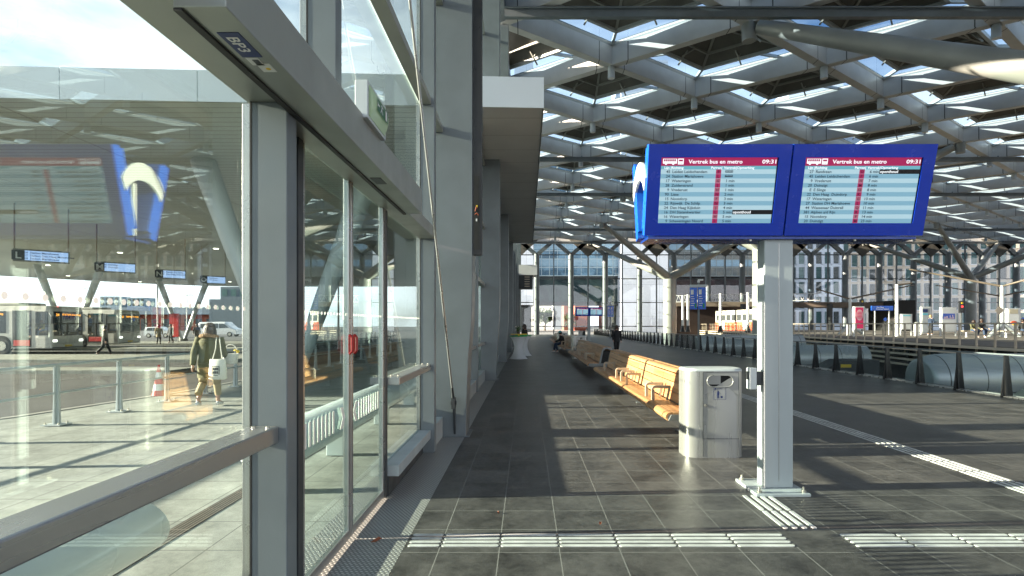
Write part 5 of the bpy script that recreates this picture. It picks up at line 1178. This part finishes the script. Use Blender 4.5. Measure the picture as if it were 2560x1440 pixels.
# ---------------------------------------------------------------- blue wayfinding totems
def totem(label):
    T = thing('wayfinding_sign', label, 'sign', (0,0,0), 'blue wayfinding signs on posts by the balustrade')
    MB().box(-.06,.06,-.06,.06,0,4.3).build('post', M['steel'], T)
    MB().box(-.55,.50,-.10,.10,4.02,4.16).build('top_bar', M['offwhite'], T); MB().tube((.0,0,4.3),(.0,0,4.42),.08,.08,10).box(-.05,.28,-.1,.1,4.42,4.5).build('lamp_head', M['white'], T)
    for x0, x1 in ((-.52,-.09),(-.04,.44)):
        p = MB().box(x0,x1,-.14,-.08,2.62,3.98).build('panel', M['blue_hi'], T); q = MB(); q.box(x0+.05,x0+.22,-.146,-.1405,3.55,3.85)
        for i in range(5): q.box(x0+.06,x0+.06+.22*(1 if i%2 else .8),-.146,-.1405,3.40-.14*i,3.44-.14*i)
        q.build('pictograms', M['white'], p); MB().box(x0+.3,x0+.38,-.146,-.1405,2.72,2.98).build('green_mark', M['green'], p)
    return T
w1 = totem('blue wayfinding sign with two panels on a post by the balustrade'); w2 = place(w1, (11.3-.9, 68, 0), R(35), 'smaller far blue wayfinding sign beside the walking woman'); w1.location = (10.78, 34.3, 0); w1.rotation_euler = (0,0,R(-18))
# things near the far doors
o = at(1481, 0, 80); g = thing('ticket_gate', 'small post with a bright green lit pointer near the far doors', 'ticket gate', (6.7, 56.9, 0)); MB().box(6.45,6.6,56.9,57.4,0,1.02).build('body', M['inox_d'], g, .02); MB().tube((6.52,56.89,.92),(6.52,56.86,.92),.10,.10,14).build('light', emit('lit green pointer', (.03,.9,.15), 1.6), g)
g = thing('ticket_gate', 'plain steel gate post left of the green pointer near the far doors', 'ticket gate', (6.0,57.2,0)); MB().box(5.5,5.85,57.0,58.2,0,1.02).build('body', M['inox_d'], g, .06); MB().box(5.95,6.15,57.0,58.2,0,1.02).build('flap_body', M['dark'], g, .06)
# ---------------------------------------------------------------- people
def skin_body(name, joints, edges, radii, m, parent):
    me = bpy.data.meshes.new(name); me.from_pydata([tuple(j) for j in joints], edges, []); o = bpy.data.objects.new(name, me); COL.objects.link(o)
    md = o.modifiers.new('s', 'SKIN'); sv = me.skin_vertices[0].data
    for i, r in enumerate(radii): sv[i].radius = (r if isinstance(r, tuple) else (r, r))
    sv[0].use_root = True; md.use_smooth_shade = True
    sb = o.modifiers.new('u', 'SUBSURF'); sb.levels = 2; sb.render_levels = 2
    dg = bpy.context.evaluated_depsgraph_get(); dg.update(); nm = bpy.data.meshes.new_from_object(o.evaluated_get(dg)); bpy.data.objects.remove(o)
    nm.materials.clear(); nm.materials.append(m)
    for p in nm.polygons: p.use_smooth = True
    b = bpy.data.objects.new(name, nm); COL.objects.link(b); b.parent = parent; return b
def person(label, loc, rz, h=1.7, top='cloth_black', leg='cloth_black', shoe='white', sit=False, stride=.25, arms=((-.1,.15),(.1,.15)), hairlen=.28, hem=.50, hood=False, hairm='hair', legend=.06, coat_r=1.0, hat=None, lean=0):
    T = thing('person', label, 'person', (0,0,0)); k = h/1.7
    hz = .50 if sit else .90; H = Vector((0,0,hz)); fw = Vector((0,lean,0))
    neck = H+Vector((0,.02+lean,.56)); chest = H+Vector((0,.01+lean*.6,.36)); sp = H+Vector((0,lean*.3,.18)); head = neck+Vector((0,.025+lean*.3,.10)); crown = head+Vector((0,-.01,.115))
    J = [H, sp, chest, neck, head, crown, head+Vector((0,.085,-.02))]; E_ = [(0,1),(1,2),(2,3),(3,4),(4,5),(4,6)]; Rd = [.115,.11,(.15,.10),.052,(.075,.088),.062,.022]
    legs = []; armsP = []
    for s in (-1, 1):
        st = stride*s
        if sit: kn = H+Vector((s*.10,.44,.0)); an = Vector((s*.11,.42+.1*s,.08)); 
        else: kn = Vector((s*.09, st*.55+.03, .49)); an = Vector((s*.09, st*1.0-(.10 if st < 0 else 0), .09+(.07 if st < -.1 else 0)))
        hp = H+Vector((s*.09,0,-.02)); toe = an+Vector((s*.02,.15,-.055 if not (st < -.1) else -.09)); heel = an+Vector((0,-.04,-.04))
        b = len(J); J += [hp, kn, an, toe]; E_ += [(0,b),(b,b+1),(b+1,b+2),(b+2,b+3)]; Rd += [.085,.058,.040,.032]; legs.append((hp, kn, an, toe, heel))
        af, bend = arms[0 if s < 0 else 1]; sh = chest+Vector((s*.185,0,.13)); el = sh+Vector((s*.06,math.sin(af)*.29,-math.cos(af)*.29)); wr = el+Vector((s*.01,math.sin(af+bend)*.25,-math.cos(af+bend)*.25)); dr_ = (wr-el).normalized()
        b = len(J); J += [chest+Vector((s*.10,0,.14)), sh, el, wr, wr+dr_*.07]; E_ += [(2,b),(b,b+1),(b+1,b+2),(b+2,b+3),(b+3,b+4)]; Rd += [.07,.052,.040,.027,(.034,.018)]; armsP.append((sh, el, wr, dr_)); hb = b+4
        side = Vector((0,1,0)) if abs(dr_.y) < .8 else Vector((0,0,1))
        for f in range(4):
            q = len(J); off = side*(.026-.018*f); base = wr+dr_*.085+off; l = (.030,.036,.033,.026)[f]; J += [base, base+dr_*l+Vector((-s*.006,0,0)), base+dr_*l*1.9+Vector((-s*.018,0,0))]; E_ += [(hb,q),(q,q+1),(q+1,q+2)]; Rd += [.0095,.0085,.007]
        q = len(J); J += [wr+dr_*.045+side*.038+Vector((-s*.006,0,0)), wr+dr_*.08+side*.052+Vector((-s*.012,0,0))]; E_ += [(hb,q),(q,q+1)]; Rd += [.011,.008]
    skin_body('body', J, E_, Rd, M['skin'], T)
    # trousers, shoes
    m = MB()
    for hp, kn, an, toe, heel in legs:
        rg = []
        for a, b, r0, r1, n in ((hp+Vector((0,0,.06)), kn, .105, .074, 5), (kn, an+Vector((0,0,legend)), .072, .060, 5)):
            for i in range(n):
                t_ = i/(n-1); c = a.lerp(b, t_); d = (b-a).normalized(); ax = Vector((1,0,0)); ay = d.cross(ax).normalized(); r = r0+(r1-r0)*t_
                rg.append(m.ering(c, r, r*1.05, 14, ax, ay))
        m.loft(rg)
    m.build('trousers', M[leg], T)
    for hp, kn, an, toe, heel in legs:
        f = (toe-heel).normalized(); u = Vector((1,0,0)); w = u.cross(f); m = MB(); L_ = (toe-heel).length+.03; rg = []
        for t_, rw, rh in ((0,.028,.03),(.12,.036,.045),(.4,.038,.05),(.7,.044,.034),(.92,.036,.026),(1.0,.015,.015)): rg.append(m.ering(heel-f*.02+f*L_*t_+w*(rh*.6-.02), rw, rh, 12, u, w))
        m.loft(rg).build('shoe', M[shoe], T)
    # jacket
    m = MB(); rg = []; cr = coat_r
    for z, rx, ry, yy in ((hem,.185,.155,.0),(hem+.06,.19,.16,0),(.90,.185,.15,0),(1.05,.170,.135,0),(1.22,.190,.140,0),(1.34,.195,.130,0),(1.40,.150,.105,0),(1.45,.085,.08,.01)):
        if sit: z = .46+(z-.86)*.98 if z > .86 else .44+(z-hem)*.05
        tt = (z-hz)/.56; rg.append(m.ering((0, (lean*max(0,tt)) + yy+.01, z), rx*cr, ry*cr, 22))
    m.loft(rg)
    for sh, el, wr, dr_ in armsP:
        rg = []
        for a, b, r0, r1, n in ((sh+Vector((0,0,.02)), el, .072, .058, 5), (el, wr+dr_*.01, .057, .043, 5)):
            for i in range(n):
                t_ = i/(n-1); c = a.lerp(b, t_); d = (b-a).normalized(); ax = Vector((1,0,0)); ay = d.cross(ax).normalized(); r = (r0+(r1-r0)*t_)*cr
                rg.append(m.ering(c, r, r, 14, ax, ay))
        m.loft(rg)
    m.build('jacket', M[top], T)
    # hair
    m = MB(); c = head+Vector((0,-.022,.035)); m.blob(c, .108, .116, .128, 18, 12)
    if hairlen > .1:
        rg = []
        for i in range(7): t_ = i/6; rg.append(m.ering(c+Vector((0,-.045-.02*t_,.02-hairlen*t_)), .102+.025*math.sin(math.pi*t_)-.03*t_, .068-.01*t_, 16))
        m.loft(rg)
        for s in (-1, 1):
            rg = [m.ering(c+Vector((s*(.078+.015*math.sin(math.pi*i/5)), .03, .0-hairlen*.9*i/5)), .024, .04, 10) for i in range(6)]; m.loft(rg)
    m.build('hair', M[hairm], T)
    if hat: MB().blob(head+Vector((0,-.015,.06)), .108, .115, .10, 18, 12).build('knit_hat', M[hat], T)
    m = MB()
    for s in (-1, 1): m.blob(head+Vector((s*.030,.083,.022)), .009, .006, .006, 8, 6)
    m.build('eyes', M['hole'], T); MB().blob(head+Vector((0,.082,-.045)), .022, .007, .006, 10, 6).build('lips', mat('lips', (.35,.10,.09), .5) if 'lips' not in bpy.data.materials else bpy.data.materials['lips'], T)
    if hood:
        m = MB(); rr_ = random.Random(5)
        for i in range(26):
            a = 2*math.pi*i/26; p = neck+Vector((.15*math.cos(a), -.035+.11*math.sin(a), -.035-.035*math.sin(a))); m.blob(p, .045, .042, .04, 8, 6)
        m.build('fur_hood', M['fur'], T)
    T.scale = (1,1,1)
    for ch in kids(T): ch.scale = (k,k,k)
    T.location = loc; T.rotation_euler = (0,0,rz); return T
wl_ = person('woman walking away in an olive parka with fur hood, seen through the left pane', (-6.45, 11.15, 0), R(8), 1.70, 'olive', 'tan', 'white', stride=.20, arms=((-.35,.15),(.15,.9)), hairlen=.20, hem=.60, hood=True, coat_r=1.18, legend=.14)
# tote bag and basket
tb = thing('tote_bag', 'white cotton tote bag with a black print hanging from the woman\'s shoulder', 'bag', (-6.18, 10.98, .80)); m = MB(); rg = []
for z, w, d in ((.58,.15,.05),(.60,.185,.075),(.78,.18,.07),(.95,.165,.045),(.985,.16,.025)): rg.append(m.ering((-6.17, 10.96, z), w, d, 16))
m.loft(rg).build('bag', M['canvas'], tb); m = MB()
for s in (-1, 1): m.path([(-6.17+s*.10,10.95,.97),(-6.17+s*.05,10.97,1.2),(-6.20+s*.03,11.02,1.42)], .009, 6)
m.build('strap', M['canvas'], tb)
m = MB()
for x0, x1, z0, z1 in ((-6.25,-6.24,.68,.84),(-6.11,-6.10,.68,.84),(-6.25,-6.10,.84,.85),(-6.22,-6.13,.66,.67),(-6.225,-6.20,.77,.82),(-6.19,-6.165,.77,.82),(-6.155,-6.13,.77,.82),(-6.225,-6.20,.70,.75),(-6.19,-6.165,.70,.75),(-6.155,-6.13,.70,.75)): m.box(x0,x1,10.880,10.890,z0,z1)
m.build('print', M['black'], tb)
bk_ = thing('wicker_basket', 'white wicker basket with a yellow ribbon carried on the woman\'s arm', 'basket', (-6.16, 11.42, .86)); m = MB(); m.loft([m.ering((-6.16,11.42,z), r, r*.8, 18) for z, r in ((.86,.11),(.88,.13),(1.05,.155),(1.07,.16))]); m.build('basket', M['wicker'], bk_)
m = MB(); m.path([(-6.16+.15*math.cos(math.pi*i/10), 11.42, 1.06+.20*math.sin(math.pi*i/10)) for i in range(11)], .011, 8); m.build('handle', M['wicker'], bk_)
m = MB(); m.blob((-6.03,11.38,1.14), .05,.03,.02); m.blob((-5.99,11.38,1.12), .035,.02,.035); m.build('ribbon', M['yellow'], bk_)
person('woman with long hair in black walking towards the benches', (4.85, 29.5, 0), R(180+8), 1.62, stride=.10, arms=((-.05,.2),(.25,.3)), hairlen=.30, hem=.78)
person('seated person in black with a teal knit hat on the third bench', (2.22, 33.5, -.02), R(90), 1.7, leg='denim', sit=True, arms=((.5,.7),(.5,.7)), hairlen=.05, hem=.45, hat='teal', lean=.10, coat_r=1.15)
person('small dark-haired figure standing behind the covered tables', (-.10, 31.5, 0), R(120), 1.68, stride=.05, hem=.6, hairlen=.22)
person('standing man in a grey jacket facing right on the tram platform', onp(2326, 47), R(-80), 1.74, 'denim' , 'cloth_black', 'white', stride=.03, hairlen=.03, hem=.82, hairm='fur', arms=((.3,1.2),(.3,1.2)))
person('seated person in a mustard jacket, left of the pair on the platform bench', Vector((at(2432,0,39.7).x, 39.7, ZP)), R(180), 1.62, 'olive', 'denim', 'white', sit=True, arms=((.5,.6),(.5,.6)), hairlen=.12, hem=.45, lean=.05)
person('seated person in jeans, right of the pair on the platform bench', Vector((at(2450,0,39.7).x, 39.7, ZP)), R(180), 1.74, 'cloth_black', 'denim', 'white', sit=True, arms=((.5,.6),(.5,.6)), hairlen=.03, hem=.45, lean=.08)
person('dark figure sitting at the right edge of the platform', Vector((at(2556,0,38.5).x, 38.5, ZP)), R(170), 1.7, 'cloth_black', 'denim', sit=True, hairlen=.05, hem=.45)
person('dark-clothed figure walking in front of the second bus', (at(262,0,31).x, 31, -.13), R(-70), 1.75, stride=.30, hem=.70, hairlen=.03)
person('figure in a tan coat standing far off by the bus bays', (at(397,0,47).x, 47, .0), R(20), 1.68, 'tan', 'cloth_black', 'cloth_black', stride=.06, hem=.60, hairlen=.15)
person('dark figure by the red bus stop panel', (at(427,0,49).x, 49, .0), R(160), 1.70, stride=.06, hem=.70, hairlen=.1)
person('dark figure in front of the white van', (at(492,0,50).x, 50, .0), R(200), 1.72, stride=.06, hem=.70, hairlen=.08)
